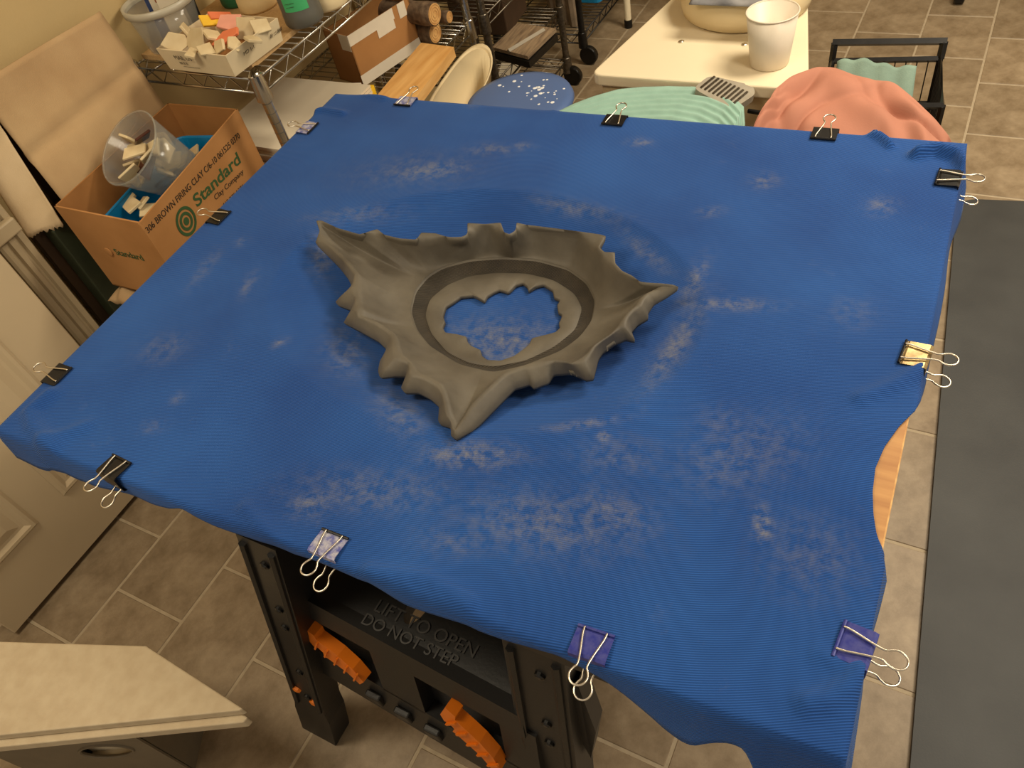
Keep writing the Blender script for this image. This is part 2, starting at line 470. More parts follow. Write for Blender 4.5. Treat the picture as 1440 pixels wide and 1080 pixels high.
def edge_pt(u, v):
    bot = FL.lerp(FR, u); top = BL.lerp(BR, u)
    return bot.lerp(top, v)
out_off = .004
cen = (FL + FR + BR + BL) / 4
FLo, FRo, BRo, BLo = [c + Vector((math.copysign(.006, c.x - cen.x), math.copysign(.006, c.y - cen.y))) for c in (FL, FR, BR, BL)]
for j in range(NY + 1):
    v = j / NY; row = []
    a = FLo.lerp(BLo, v); b = FRo.lerp(BRo, v)
    cx_ = 9
    if cut_t[0][0] < b.y < cut_t[-1][0]: cx_ = interp(cut_t, b.y)
    if cx_ < b.x: b = Vector((cx_, b.y))
    for i in range(NX + 1):
        p = a.lerp(b, i / NX)
        # keep front/back edges straight
        z = ZC - dip(p.x, p.y) + wrinkle(p.x, p.y)
        ed = min(i / NX * 1.23, (1 - i / NX) * 1.23, v * .97, (1 - v) * .97)
        if ed < .008 and not (cx_ < 8 and i / NX > .5): z -= .0016 * (1 - ed / .008) ** 2
        vt = bm.verts.new((p.x, p.y, z)); vt[sl] = stain(p.x, p.y); vt[cl_] = (p.x, p.y, 0); row.append(vt)
    G.append(row)
for j in range(NY):
    for i in range(NX):
        bm.faces.new((G[j][i], G[j][i + 1], G[j + 1][i + 1], G[j + 1][i]))
def px_of(p):
    d = Vector(p) - Vector((0, 0, H)); c = [sum(CW[r][k] * d[r] for r in range(3)) for k in range(3)]
    return 720 + FPX * c[0] / c[2], 540 + FPX * c[1] / c[2]
front_drop = [(-20, .065), (40, .055), (90, .05), (150, .04), (200, .034), (235, .02), (250, .008), (300, .016), (400, .022), (450, .012), (500, .016), (560, .032), (650, .02), (720, .016), (790, .010), (850, .028), (900, .058), (945, .078), (975, .082), (1000, .055), (1040, .034), (1065, .045), (1085, .10), (1130, .14), (1184, .12)]
right_drop = [(150, .03), (205, .045), (250, .07), (300, .05), (400, .03), (500, .04), (540, .02), (575, .002), (760, .002), (790, .03), (850, .05), (900, .05), (950, .06), (1000, .085), (1052, .12)]
ring = []   # perimeter: (vert, outward, drop)
for i in range(NX + 1):
    p = G[0][i].co; x = px_of(p)[0]; ring.append((G[0][i], Vector((.02, -1, 0)), interp(front_drop, x), 'f'))
for j in range(1, NY + 1):
    p = G[j][NX].co; y = px_of(p)[1]; ring.append((G[j][NX], Vector((1, .03, 0)), interp(right_drop, y), 'r'))
for i in range(NX - 1, -1, -1): ring.append((G[NY][i], Vector((-.03, 1, 0)), .045, 'b'))
for j in range(NY - 1, 0, -1): ring.append((G[j][0], Vector((-1, -.03, 0)), .05 if j > 20 else lerp(.075, .05, j / 20), 'l'))
K = 6; n = len(ring); rows = [[r_[0] for r_ in ring]]
# smooth outward directions round the corners
outs = []
for a in range(n):
    s = Vector((0, 0, 0))
    for d in range(-5, 6): s += ring[(a + d) % n][1]
    outs.append(s.normalized())
drops = [sum(ring[(a + d) % n][2] for d in range(-2, 3)) / 5 for a in range(n)]
for k in range(1, K + 1):
    t = k / K; row = []
    for a in range(n):
        v0, o_, d_, sd = ring[a]; d_ = drops[a]
        fold = mnoise.noise(Vector((v0.co.x * 9, v0.co.y * 9, 3.3))) * 1.3 + .4 * math.sin(a * .083 + 1)
        amp = min(.016, d_ * .22) * t
        out = .003 * min(1, t * 3) * min(1, d_ / .012) + amp * (.6 + fold)
        if d_ < .006: out = .001
        if sd == 'r' and d_ > .02: out = .004 * t + amp * .5 * (1 + fold)
        p = v0.co + outs[a] * out - Vector((0, 0, 1)) * d_ * (t ** .9)
        nv_ = bm.verts.new(p); q_ = v0.co + outs[a] * d_ * t * 1.05; nv_[cl_] = (q_.x, q_.y, 0); row.append(nv_)
    rows.append(row)
for k in range(K):
    for a in range(n):
        b_ = (a + 1) % n
        bm.faces.new((rows[k][a], rows[k + 1][a], rows[k + 1][b_], rows[k][b_]))
bmesh.ops.recalc_face_normals(bm, faces=bm.faces)
me = bpy.data.meshes.new('blue_cloth'); bm.to_mesh(me); bm.free()
# cloth material: royal blue rib knit with dried clay smears
mc = bpy.data.materials.new('blue_rib_knit'); mc.use_nodes = True; nt = mc.node_tree; N = nt.nodes; L = nt.links; b = N['Principled BSDF']
tc = N.new('ShaderNodeTexCoord')
def node(t, **kw):
    nd = N.new(t)
    for k, v in kw.items(): setattr(nd, k, v)
    return nd
nz = node('ShaderNodeTexNoise'); nz.inputs['Scale'].default_value = 5; nz.inputs['Detail'].default_value = 5; L.new(tc.outputs['Object'], nz.inputs[0])
rp = node('ShaderNodeValToRGB'); e = rp.color_ramp.elements
e[0].position = .3; e[0].color = (*lin((28, 68, 134)), 1); e[1].position = .72; e[1].color = (*lin((38, 84, 154)), 1); L.new(nz.outputs['Fac'], rp.inputs[0])
# ribs follow a gently warped direction
wa_pre = node('ShaderNodeAttribute', attribute_name='weave')
nw = node('ShaderNodeTexNoise'); nw.inputs['Scale'].default_value = 1.6; nw.inputs['Detail'].default_value = 1; L.new(wa_pre.outputs['Vector'], nw.inputs[0])
vm = node('ShaderNodeVectorMath', operation='SCALE'); vm.inputs['Scale'].default_value = .22; L.new(nw.outputs['Color'], vm.inputs[0])
wa = node('ShaderNodeAttribute', attribute_name='weave')
va = node('ShaderNodeVectorMath', operation='ADD'); L.new(wa.outputs['Vector'], va.inputs[0]); L.new(vm.outputs[0], va.inputs[1])
mp = node('ShaderNodeMapping'); mp.inputs['Rotation'].default_value = (0, 0, math.radians(-22)); L.new(va.outputs[0], mp.inputs[0])
wv = node('ShaderNodeTexWave', bands_direction='Y', wave_profile='SIN'); wv.inputs['Scale'].default_value = 122; L.new(mp.outputs[0], wv.inputs[0])
rw = node('ShaderNodeMapRange'); rw.inputs[3].default_value = .66; rw.inputs[4].default_value = 1.14; L.new(wv.outputs['Fac'], rw.inputs[0])
mul = node('ShaderNodeVectorMath', operation='SCALE'); L.new(rp.outputs[0], mul.inputs[0]); L.new(rw.outputs[0], mul.inputs['Scale'])
at = node('ShaderNodeAttribute', attribute_name='stain')
ns = node('ShaderNodeTexNoise'); ns.inputs['Scale'].default_value = 55; ns.inputs['Detail'].default_value = 6; ns.inputs['Roughness'].default_value = .7; L.new(tc.outputs['Object'], ns.inputs[0])
nb = node('ShaderNodeTexNoise'); nb.inputs['Scale'].default_value = 11; nb.inputs['Detail'].default_value = 6; nb.inputs['Roughness'].default_value = .75; L.new(tc.outputs['Object'], nb.inputs[0])
rs = node('ShaderNodeMapRange'); rs.inputs[1].default_value = .40; rs.inputs[2].default_value = .66; L.new(ns.outputs['Fac'], rs.inputs[0])
rb = node('ShaderNodeMapRange'); rb.inputs[1].default_value = .60; rb.inputs[2].default_value = .85; rb.inputs[4].default_value = .40; L.new(nb.outputs['Fac'], rb.inputs[0])
m1 = node('ShaderNodeMath', operation='MAXIMUM'); L.new(at.outputs['Fac'], m1.inputs[0]); L.new(rb.outputs[0], m1.inputs[1])
m2 = node('ShaderNodeMath', operation='MULTIPLY'); L.new(m1.outputs[0], m2.inputs[0]); L.new(rs.outputs[0], m2.inputs[1])
m3 = node('ShaderNodeMath', operation='MULTIPLY'); m3.inputs[1].default_value = .68; m3.use_clamp = True; L.new(m2.outputs[0], m3.inputs[0])
mx = node('ShaderNodeMixRGB'); L.new(m3.outputs[0], mx.inputs[0]); L.new(mul.outputs[0], mx.inputs[1]); mx.inputs[2].default_value = (*lin((142, 137, 118)), 1)
L.new(mx.outputs[0], b.inputs['Base Color']); b.inputs['Roughness'].default_value = .85; b.inputs['Specular IOR Level'].default_value = .2
b.inputs['Sheen Weight'].default_value = .14; b.inputs['Sheen Roughness'].default_value = .4; b.inputs['Sheen Tint'].default_value = (.6, .75, 1, 1)
bp = node('ShaderNodeBump'); bp.inputs['Strength'].default_value = .6; bp.inputs['Distance'].default_value = .0012; L.new(wv.outputs['Fac'], bp.inputs['Height']); L.new(bp.outputs[0], b.inputs['Normal'])
cloth = obj('blue_cloth', me, mc, smooth=True)
sm = cloth.modifiers.new('s', 'SOLIDIFY'); sm.thickness = .0014; sm.offset = -1
tag(cloth, 'blue rib knit cloth stretched over the board and smeared with dried clay', 'cloth')

# ================================================================== CLAY DISH
O_px = [(444, 309, 0), (452, 309, 0), (475, 320, 0), (505, 329, 0), (520, 324, 0), (530, 321, 0), (540, 329, 0), (562, 334.5, 0), (585, 336, 0), (592, 326, 0), (612, 327, 0), (632, 333, 0), (650, 334, 0), (657, 329, 0), (657, 312.5, 0), (682, 314, 0), (704, 312, 0), (709, 326, 0), (717, 329.5, 0), (725, 324, 0), (726, 312, 0),
    (740, 315, 0), (782, 320, 0), (819, 325, 0), (844, 328.5, 0), (852.5, 331, 0), (848, 338, 0), (842, 346, 0), (850, 353.5, 0), (864.6, 353.5, 0), (865, 369, 0), (875, 380, 0), (888, 386, 0), (900, 395, 0), (917, 397, 0), (946, 399, 0), (955, 402.5, 1),
    (940, 413, 2), (919.6, 425, 2), (911, 438, 2), (912, 446, 2), (897, 454.6, 2), (888, 465, 2), (893.5, 478.5, 2), (880, 475, 2), (863, 482, 2), (847, 494, 2), (841, 504, 2), (834.6, 532, 2), (825, 533, 2), (804, 522.6, 2), (778, 525, 2), (771, 537, 2), (760, 541, 2), (749.6, 545, 2), (745, 539, 2), (723.6, 545, 2), (707, 562, 2), (665.6, 604, 2), (640.6, 616, 3),
    (633.6, 612, 3), (633.6, 601, 3), (618, 595.6, 3), (615.6, 590, 3), (617, 570.6, 3), (604.5, 559.5, 3), (588, 551, 3), (568, 551, 3), (563, 544, 3), (572.5, 527.5, 3), (554.5, 527.5, 3), (533.6, 530, 3), (531, 520.6, 3), (533.6, 507, 3), (543, 490, 3), (532, 479, 3), (504.5, 463.6, 3), (482, 452.5, 3), (488.8, 444.6, 3), (495, 436, 3), (491, 434, 3), (474, 428, 3), (471, 422.7, 3), (488.8, 415.4, 3), (496, 405, 3), (488.8, 390.4, 3), (476, 373.8, 3), (457.5, 355, 4), (443, 340.4, 4), (449, 324, 4)]
C_px = [(454, 318), (475, 324), (505, 332), (540, 334), (562, 339), (585, 341), (632, 337), (657, 333), (668, 325), (680, 321), (690, 321), (703, 329.6), (715, 331.6), (730, 325), (746.6, 321), (784, 326.5), (813, 330.6), (826, 340), (838, 354.6), (853, 371), (867.5, 386), (888, 396), (905, 402.5), (930, 402), (909, 413), (901, 425), (888, 436), (874, 454.6), (861, 469), (838, 484), (828, 497), (818, 504), (804, 511), (787, 506), (756.7, 508.5), (730.7, 515.6), (707, 526), (679.6, 551), (660, 573), (646, 595), (640, 606), (634, 592), (629, 572), (624, 553), (618, 541), (601.7, 531.7), (582, 523), (576.7, 512), (560, 495.6), (556, 473), (549, 465), (527, 451), (504, 443), (506, 434), (502, 424), (501, 405), (499, 382), (482.5, 363), (468, 349), (453, 336), (452, 326)]
ZO = {0: .839, 1: .833, 2: .806, 3: .806, 4: .822}
ZX = {(940, 413): .826, (919.6, 425): .819, (911, 438): .813, (912, 446): .810, (457.5, 355): .818, (476, 373.8): .813, (488.8, 390.4): .810, (443, 340.4): .826, (449, 324): .832}
O3 = [PZ(x, y, ZX.get((x, y), ZO[k])) for x, y, k in O_px]
for idx, v in enumerate(O_px):
    if v[:2] == (640.6, 616): O3[idx] = PZ(640.6, 616, .810)
C3 = []
for x, y in C_px:
    z = .830
    if y > 440: z = .826
    if y > 560: z = .826 - (y - 560) / 46 * .012
    C3.append(PZ(x, y, z))
def resample(P_, step):
    out = []; k = len(P_)
    for i in range(k):
        a, b_ = P_[i], P_[(i + 1) % k]
        n_ = max(1, int(round((b_ - a).length / step)))
        for s in range(n_): out.append(a.lerp(b_, s / n_))
    return out
Or = resample(O3, .0032)
for _ in range(1):
    Or = [Or[i - 1] * .2 + Or[i] * .6 + Or[(i + 1) % len(Or)] * .2 for i in range(len(Or))]
Cr = resample(C3, .0015)
for _ in range(6):
    Cr = [Cr[i - 1] * .25 + Cr[i] * .5 + Cr[(i + 1) % len(Cr)] * .25 for i in range(len(Cr))]
nc = len(Cr)
par = []; last = 0
for i, p in enumerate(Or):
    guess = i / len(Or) * nc
    best = None; bd = 1e9
    lo = int(max(last, guess - nc * .10)); hi = int(min(guess + nc * .10, nc - 1))
    for q in range(lo, max(hi, lo + 1)):
        c = Cr[q % nc]; d = (c.xy - p.xy).length
        if d < bd: bd = d; best = q
    last = max(last, min(best, last + 40)); par.append(last)
sp = []
for i in range(len(par)):
    s = 0
    for d in range(-10, 11):
        q = i + d; vv = par[q % len(par)]
        if q < 0: vv -= nc
        if q >= len(par): vv += nc
        s += vv
    sp.append(s / 21)
Cm = [Cr[int(round(s)) % nc] for s in sp]
def ell_fit(px, z):
    P_ = [PZ(x, y, z) for x, y in px]
    c = sum(P_, Vector()) / len(P_)
    return P_, c
ZG1, ZG2, ZF = .784, .775, .7745
g1px = [(576, 437), (583, 408), (601, 387), (622, 374.6), (660, 364.5), (706, 361), (755, 364), (799.6, 376.7), (826, 396), (838, 420), (833, 450), (815, 474), (789, 493), (737, 514), (693, 523.5), (645, 512), (601.7, 485), (584, 462)]
g2px = [(597.5, 443), (604, 420), (629, 399.6), (660, 387.5), (695, 383), (740, 383.5), (779, 393), (808, 412), (819, 433), (809, 463), (779, 487), (740, 506), (695, 515), (660, 510), (629, 495), (606, 468)]
hpx = [(622.5, 460), (626, 452), (623, 444), (626.7, 431), (637, 424.6), (647.5, 417), (666, 415), (673.5, 419), (681, 423.5), (685, 416), (693, 411), (701.7, 407), (708, 408.5), (714, 411), (719, 407), (724.6, 400.6), (735, 397.5), (741, 402.7), (743, 409), (751.7, 402.7), (764, 399.6), (776.7, 408), (778.7, 418), (787, 421.5), (783, 428.7), (784.5, 439), (790, 442), (788, 448.5), (785, 454), (787, 460), (781, 466), (766, 470), (747.5, 474.6), (744, 483), (737, 489), (722.5, 499.6), (703.7, 506), (685, 505), (677.7, 499.6), (675.6, 491), (662, 485), (657, 479), (656, 472.5), (643, 469), (626.7, 467)]
DC = PZ(706, 438, .78).xy
def polar(px, z, smooth=0):
    tab = []
    P_ = resample([PZ(x, y, z) for x, y in px], .002)
    for _ in range(smooth): P_ = [P_[i - 1] * .25 + P_[i] * .5 + P_[(i + 1) % len(P_)] * .25 for i in range(len(P_))]
    for p in P_:
        d = p.xy - DC; tab.append((math.atan2(d.y, d.x) % (2 * PI), d.length))
    tab.sort(); tab = [(tab[-1][0] - 2 * PI, tab[-1][1])] + tab + [(tab[0][0] + 2 * PI, tab[0][1])]
    return lambda t: interp(tab, t % (2 * PI))
r1 = polar(g1px, ZG1, 30); r2 = polar(g2px, ZG2, 30); rh = polar(hpx, ZF, 1)
def at_r(t, r_, z): return Vector((DC.x + r_ * math.cos(t), DC.y + r_ * math.sin(t), z))
bm = B()
# outer, winged part
T1 = [math.atan2(c.y - DC.y, c.x - DC.x) for c in Cm]
T1u = [T1[0]]
for t in T1[1:]:
    d = t - T1u[-1]
    while d > PI: d -= 2 * PI
    while d < -PI: d += 2 * PI
    T1u.append(T1u[-1] + d)
nO = len(Or); tot = T1u[-1] - T1u[0]
tot = 2 * PI if tot > 0 else -2 * PI
def unw(i):
    q, r_ = divmod(i, nO)
    return T1u[r_] + q * tot
Tsm = [sum(unw(i + d) for d in range(-14, 15)) / 29 for i in range(nO)]
NR = 9; rowsD = []
G1r = [at_r(t, r1(t), ZG1) for t in Tsm]
for k in range(NR + 1):
    s = k / NR; row = []
    for i in range(nO):
        p = G1r[i].lerp(Cm[i], s)
        p.z = ZG1 + (Cm[i].z - ZG1) * (s ** 1.7)
        p.z += .0012 * mnoise.noise(Vector((p.x * 40, p.y * 40, 0))) * s
        row.append(bm.verts.new(p))
    rowsD.append(row)
lip = []
for s, dz in ((.3, .0018), (.7, .0010), (1.0, -.0015)):
    row = []
    for i in range(nO):
        p = Cm[i].lerp(Or[i], s); p.z += dz; row.append(bm.verts.new(p))
    rowsD.append(row)
for inn, dz in ((.05, -.008), (.35, -.014), (1.0, -.016), (1.5, -.020)):
    row = []
    for i in range(nO):
        if inn <= 1: p = Or[i].lerp(Cm[i], inn)
        else: p = Cm[i].lerp(G1r[i], .45)
        base = ZC - dip(p.x, p.y) + .0015
        top = p.z + dz
        if inn > 1: top = ZG1 + (Cm[i].z - ZG1) * (.55 ** 1.7) - .011
        p.z = max(base, top); row.append(bm.verts.new(p))
    rowsD.append(row)
row = [bm.verts.new((p.x, p.y, max(ZC - dip(p.x, p.y) + .001, ZG1 - .012))) for p in G1r]; rowsD.append(row)
for a, b_ in zip(rowsD, rowsD[1:]):
    for i in range(nO):
        k = (i + 1) % nO
        try: bm.faces.new((a[i], a[k], b_[k], b_[i]))
        except ValueError: pass
# inner floor with the sunk ribbed ring and the scalloped opening
NT = 420; rin = []
def irow(f): return [bm.verts.new(f(2 * PI * j / NT)) for j in range(NT)]
rin.append(irow(lambda t: at_r(t, r1(t) + .0006, ZG1 + .0002)))
rin.append(irow(lambda t: at_r(t, r1(t) - .002, ZG1 - .0035)))
rin.append(irow(lambda t: at_r(t, lerp(r1(t), r2(t), .8), ZG2 - .0025)))
rin.append(irow(lambda t: at_r(t, r2(t), ZG2 - .0012)))
rin.append(irow(lambda t: at_r(t, r2(t) - .003, ZF + .0014)))
rin.append(irow(lambda t: at_r(t, lerp(r2(t), rh(t), .45), ZF + .0008)))
rin.append(irow(lambda t: at_r(t, rh(t) + .0025, ZF + .0003)))
rin.append(irow(lambda t: at_r(t, rh(t) + .0004, ZF - .0012)))
rin.append(irow(lambda t: at_r(t, rh(t), ZF - .006)))
rin.append(irow(lambda t: at_r(t, rh(t) + .002, ZC - DIP + .001)))
rin.append(irow(lambda t: at_r(t, r1(t), ZG1 - .013)))
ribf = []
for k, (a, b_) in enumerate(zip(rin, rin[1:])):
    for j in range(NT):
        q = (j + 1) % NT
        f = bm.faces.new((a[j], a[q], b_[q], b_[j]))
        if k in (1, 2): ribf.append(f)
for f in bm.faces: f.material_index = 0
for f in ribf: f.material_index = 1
bmesh.ops.recalc_face_normals(bm, faces=bm.faces)
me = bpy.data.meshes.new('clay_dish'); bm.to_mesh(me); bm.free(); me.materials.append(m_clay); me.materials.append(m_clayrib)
dish = obj('clay_dish', me, None, smooth=True)
tag(dish, 'dark grey clay dish with spiky winged rim and scalloped opening in its floor', 'dish')

# ================================================================== BINDER CLIPS
def clip(px, py, outdir, body_m, label, skew=0.0, w=.041, name='binder_clip'):
    p = PZ(px, py, ZC)
    o = Vector(outdir).normalized(); ang = math.atan2(o.y, o.x) + skew
    t = thing(name, label, 'binder clip', (p.x, p.y, ZC + .0015), ang, 'binder clips round the cloth edge')
    # local: +x outward, y along the edge, z up ; board lies at -x, z from -.020 to 0
    hw = w / 2; bm = B(); th = .0009
    prof = [(-.024, .0012), (-.020, .0022), (.004, .0042), (.0075, .0025), (.0082, -.011), (.0075, -.0245), (.004, -.0265), (-.020, -.0245), (-.024, -.0235)]
    inner = [(x - (.0 if x < 0 else .0011), z + (-.0011 if z > -.01 else .0011)) for x, z in prof]
    loop = prof + inner[::-1]
    lo = [bm.verts.new((x, -hw, z)) for x, z in loop]; hi = [bm.verts.new((x, hw, z)) for x, z in loop]
    k = len(loop)
    for i in range(k): bm.faces.new((lo[i], lo[(i + 1) % k], hi[(i + 1) % k], hi[i]))
    q = len(prof)
    for i in range(q - 1):
        bm.faces.new((lo[i], lo[i + 1], lo[k - 2 - i], lo[k - 1 - i])); bm.faces.new((hi[i], hi[i + 1], hi[k - 2 - i], hi[k - 1 - i]))
    obj('body', bm, body_m, t)
    for z in (.0022, -.0255):
        obj('jaw_roll', tube([(-.0245, -hw, z), (-.0245, hw, z)], .0019, 8), m_clipdark if body_m is not m_clipblue else body_m, t)
    def handle(z0, z1, ln):
        a = .0125; pts = []
        base = [(-.0245, a), (-.016, a * .93), (.004, a * .55), (.015, a * .42), (.020, a * .62), (.026, a * .78), (.032, a * .62), (.0355, a * .25)]
        for x, y in base: pts.append((x, y))
        pts += [(x, -y) for x, y in base[::-1]]
        sx = ln / .060
        P3 = [Vector((-.0245 + (x + .0245) * sx, y, z0 + (z1 - z0) * (x + .0245) / .06)) for x, y in pts]
        Q = []
        for i in range(len(P3) - 1):
            a0, a1, a2, a3 = P3[max(i - 1, 0)], P3[i], P3[i + 1], P3[min(i + 2, len(P3) - 1)]
            for k in range(4):
                t_ = k / 4
                Q.append(.5 * (2 * a1 + (a2 - a0) * t_ + (2 * a0 - 5 * a1 + 4 * a2 - a3) * t_ * t_ + (3 * a1 - a0 - 3 * a2 + a3) * t_ ** 3))
        Q.append(P3[-1])
        return tube(Q, .0012, 8)
    obj('handle', handle(.0045, .0085, .062), m_steel, t, smooth=True)
    obj('handle', handle(-.0265, -.034, .062), m_steel, t, smooth=True)
    return t
m_clipblack = mat('clip_black', (24, 23, 23), .3, .1, var=.2, scale=90)
m_clipdark = mat('clip_dark_edge', (30, 29, 30), .35, .3, var=.2, scale=90)
m_clipblue = mat('clip_blue', (38, 46, 128), .4, .1, scale=160, col2=(66, 70, 134))
m_clipworn = mat('clip_worn_blue', (92, 98, 164), .35, .3, scale=140, col2=(186, 186, 196))
m_clipgold = mat('clip_bare_steel', (190, 166, 118), .3, .8, scale=60, col2=(120, 100, 70))
eb = (FR - FL).normalized(); nF = (eb.y, -eb.x); nBk = (-eb.y, eb.x); nR = (1, .03); nL = (-1, -.03)
clip(828, 919, nF, m_clipblue, 'deep blue binder clip on the cloth edge above the right leg of the workbench', .03)
clip(457, 776, nF, m_clipworn, 'blue binder clip worn to silver, on the cloth edge above the workbench shelf', -.02)
clip(155, 666, nF, m_clipblack, 'black binder clip on the sagging cloth edge above the floor beside the door', -.08)
clip(1216, 915, nR, m_clipblue, 'deep blue binder clip on the cloth edge near the long hanging corner', -.12)
clip(1298, 504, nR, m_clipgold, 'worn bare steel binder clip on the cloth edge above the exposed plywood', -.10)
clip(1343, 254, nR, m_clipblack, 'black binder clip on the cloth edge at the corner of the dark floor mat', -.06)
clip(1161, 186, nBk, m_clipblack, 'black binder clip on the cloth edge in front of the pink cloth', 0)
clip(867, 167, nBk, m_clipdark, 'dark binder clip on the cloth edge in front of the mint towel', 0)
clip(574, 141, nBk, m_clipworn, 'silvery blue binder clip on the cloth edge in front of the pine plank', 0)
clip(428, 181, nL, m_clipworn, 'silvery blue binder clip on the cloth edge beside the paper stack', 0)
clip(303, 306, nL, m_clipblack, 'black binder clip on the cloth edge beside the printed clay box', 0)
clip(76, 527, nL, m_clipblack, 'black binder clip on the cloth edge beside the door', 0)

# ================================================================== WORKBENCH
wb = thing('workbench', 'black plastic folding workbench with orange clamps carrying the board', 'workbench', (-.53, .5, 0))
def yF(x, z): return .2575 - .06 * (x + .753) - .19 * (.55 - z)
def yL(x, z): return .150 + .128 * z + (x + .72) * .03
def wobj(name, bm, material, smooth=False, parent=None):
    o = obj(name, bm, material, parent or wb, smooth)
    if parent is None: o.location = (.53, -.5, 0)
    return o
def leg(xt, xb, w0, w1, rear=False, zt=.745, dep=.05):
    bm = B(); st = []
    for z in (zt, .60, .40, .16, .12, .0):
        t = (zt - z) / zt; x = lerp(xt, xb, t); w_ = lerp(w0, w1, t)
        y = yL(x, z)
        if rear: y = 1.40 - y
        d = dep if not rear else -dep
        if z < .13: w_ += .012
        ring_ = [bm.verts.new(p) for p in ((x - w_ / 2, y, z), (x + w_ / 2, y, z), (x + w_ / 2, y + d, z), (x - w_ / 2, y + d, z))]
        st.append(ring_)
    for a, b_ in zip(st, st[1:]):
        for k in range(4): bm.faces.new((a[k], a[(k + 1) % 4], b_[(k + 1) % 4], b_[k]))
    bm.faces.new(st[0]); bm.faces.new(st[-1][::-1])
    lg = wobj('leg', bm, m_blk)
    if not rear:
        bm = B()
        for s in (-.36, .36):       # raised ribs down the front of the leg
            for (za, zb_) in ((.73, .17),):
                ta = (zt - za) / zt; tb = (zt - zb_) / zt
                xa = lerp(xt, xb, ta) + s * lerp(w0, w1, ta); xb_ = lerp(xt, xb, tb) + s * lerp(w0, w1, tb)
                add_tube(bm, [(xa, yL(xa, za) - .001, za), (xb_, yL(xb_, zb_) - .001, zb_)], .006, 6)
        r_ = obj('rib', bm, m_blk, lg)
        for z in (.69, .56, .5, .33, .22):
            t = (zt - z) / zt; x = lerp(xt, xb, t)
            obj('bolt', lathe([(.0075, 0), (.0075, .004), (.004, .006)], (x + .006, yL(x, z) + .001, z), 10, Matrix.Rotation(PI / 2, 4, 'X')), m_blackmetal, lg)
    return lg
legL = leg(-.692, -.855, .072, .076)
legR = leg(-.280, -.305, .080, .098)
leg(-.690, -.80, .072, .074, True); leg(-.280, -.19, .072, .074, True)
for z, dx in ((.235, -.018), (.205, .018)):
    t = (.745 - z) / .745; x = lerp(-.690, -.855, t) + dx
    obj('rivet', lathe([(.010, 0), (.009, .005), (.003, .007)], (x, yL(x, z) + .001, z), 8, Matrix.Rotation(PI / 2, 4, 'X')), m_orange, legL)
bm = B()
add_box(bm, (-.49, .335, .762), (.62, .16, .034), bevel=.006)
wobj('top_beam', bm, m_blk)
wobj('top_beam', box((-.49, 1.085, .762), (.62, .14, .034), bevel=.006), m_blk)
bm = B()
for x in (-.70, -.28): add_box(bm, (x, .70, .62), (.03, .86, .04))
wobj('side_rail', bm, m_blk)
# tray shelf with a hand hole and moulded lettering
SZ = .55
hp = PZ(583, 859, SZ)
sa, sb = Vector((-.752, .2575)), Vector((-.315, .2315))
sx = (sb - sa).normalized(); sy = Vector((-sx.y, sx.x))
mS = frame3((sa.x, sa.y, SZ), (sx.x, sx.y, 0), (sy.x, sy.y, 0))
hl = mS.inverted() @ hp
def sh_out(t):
    W_, D_ = (sb - sa).length, .46
    c = Vector((hl.x, hl.y)); d = Vector((math.cos(t), math.sin(t)))
    s = min([v for v in ((W_ - c.x) / d.x if d.x > 1e-9 else 9, (-c.x) / d.x if d.x < -1e-9 else 9, (D_ - c.y) / d.y if d.y > 1e-9 else 9, (-c.y) / d.y if d.y < -1e-9 else 9) if v > 0])
    return tuple(c + d * s)
def sh_hole(t): return (hl.x + .016 * math.cos(t), hl.y + .034 * math.sin(t) + .012)
bm = plate_hole(sh_out, sh_hole, 96, -.03, 0); bm.transform(mS)
shelf = wobj('shelf', bm, m_blk)
tl = PZ(560, 868, SZ + .0005); ldir = (PZ(640, 903, SZ) - PZ(532, 852, SZ))
def shelf_text(body, x, y, size):
    l0 = PZ(x, y, SZ + .0012)
    d = PZ(x + 52, y + 25, SZ + .0012) - l0
    T = frame3(l0, d, (-d.y, d.x, 0))
    text_mesh('lettering', body, size, T, mat('black_lettering', (52, 50, 48), .5, var=.02), shelf, .0012)
shelf_text('LIFT TO OPEN', 524, 858, .028)
shelf_text('DO NOT STEP', 506, 876, .026)
# raised front lip, brace panel in the plane of the legs
bm = B()
quad_slab(bm, [(-.755, yF(-.755, .554) - .004, .554), (-.755, yF(-.755, .50) - .004, .50), (-.315, yF(-.315, .50) - .004, .50), (-.315, yF(-.315, .554) - .004, .554)][::-1], -.022)
wobj('shelf_rail', bm, m_blk)
bm = B()
def strip(x0, x1, za, zb_, off, th):
    q = [(x0, yF(x0, za) + off, za), (x1, yF(x1, za) + off, za), (x1, yF(x1, zb_) + off, zb_), (x0, yF(x0, zb_) + off, zb_)]
    quad_slab(bm, q, th)
strip(-.77, -.30, .30, .385, .0, .03)
strip(-.745, -.70, .38, .51, .004, .03); strip(-.595, -.51, .38, .51, .0, .03); strip(-.36, -.30, .38, .51, .0, .03)
strip(-.745, -.30, .38, .51, .026, .008)
wobj('brace_panel', bm, m_blk)
for x in (-.62, -.56, -.50):
    wobj('latch', box((x, yF(x, .34) - .004, .34), (.03, .012, .03), bevel=.003), m_blk)
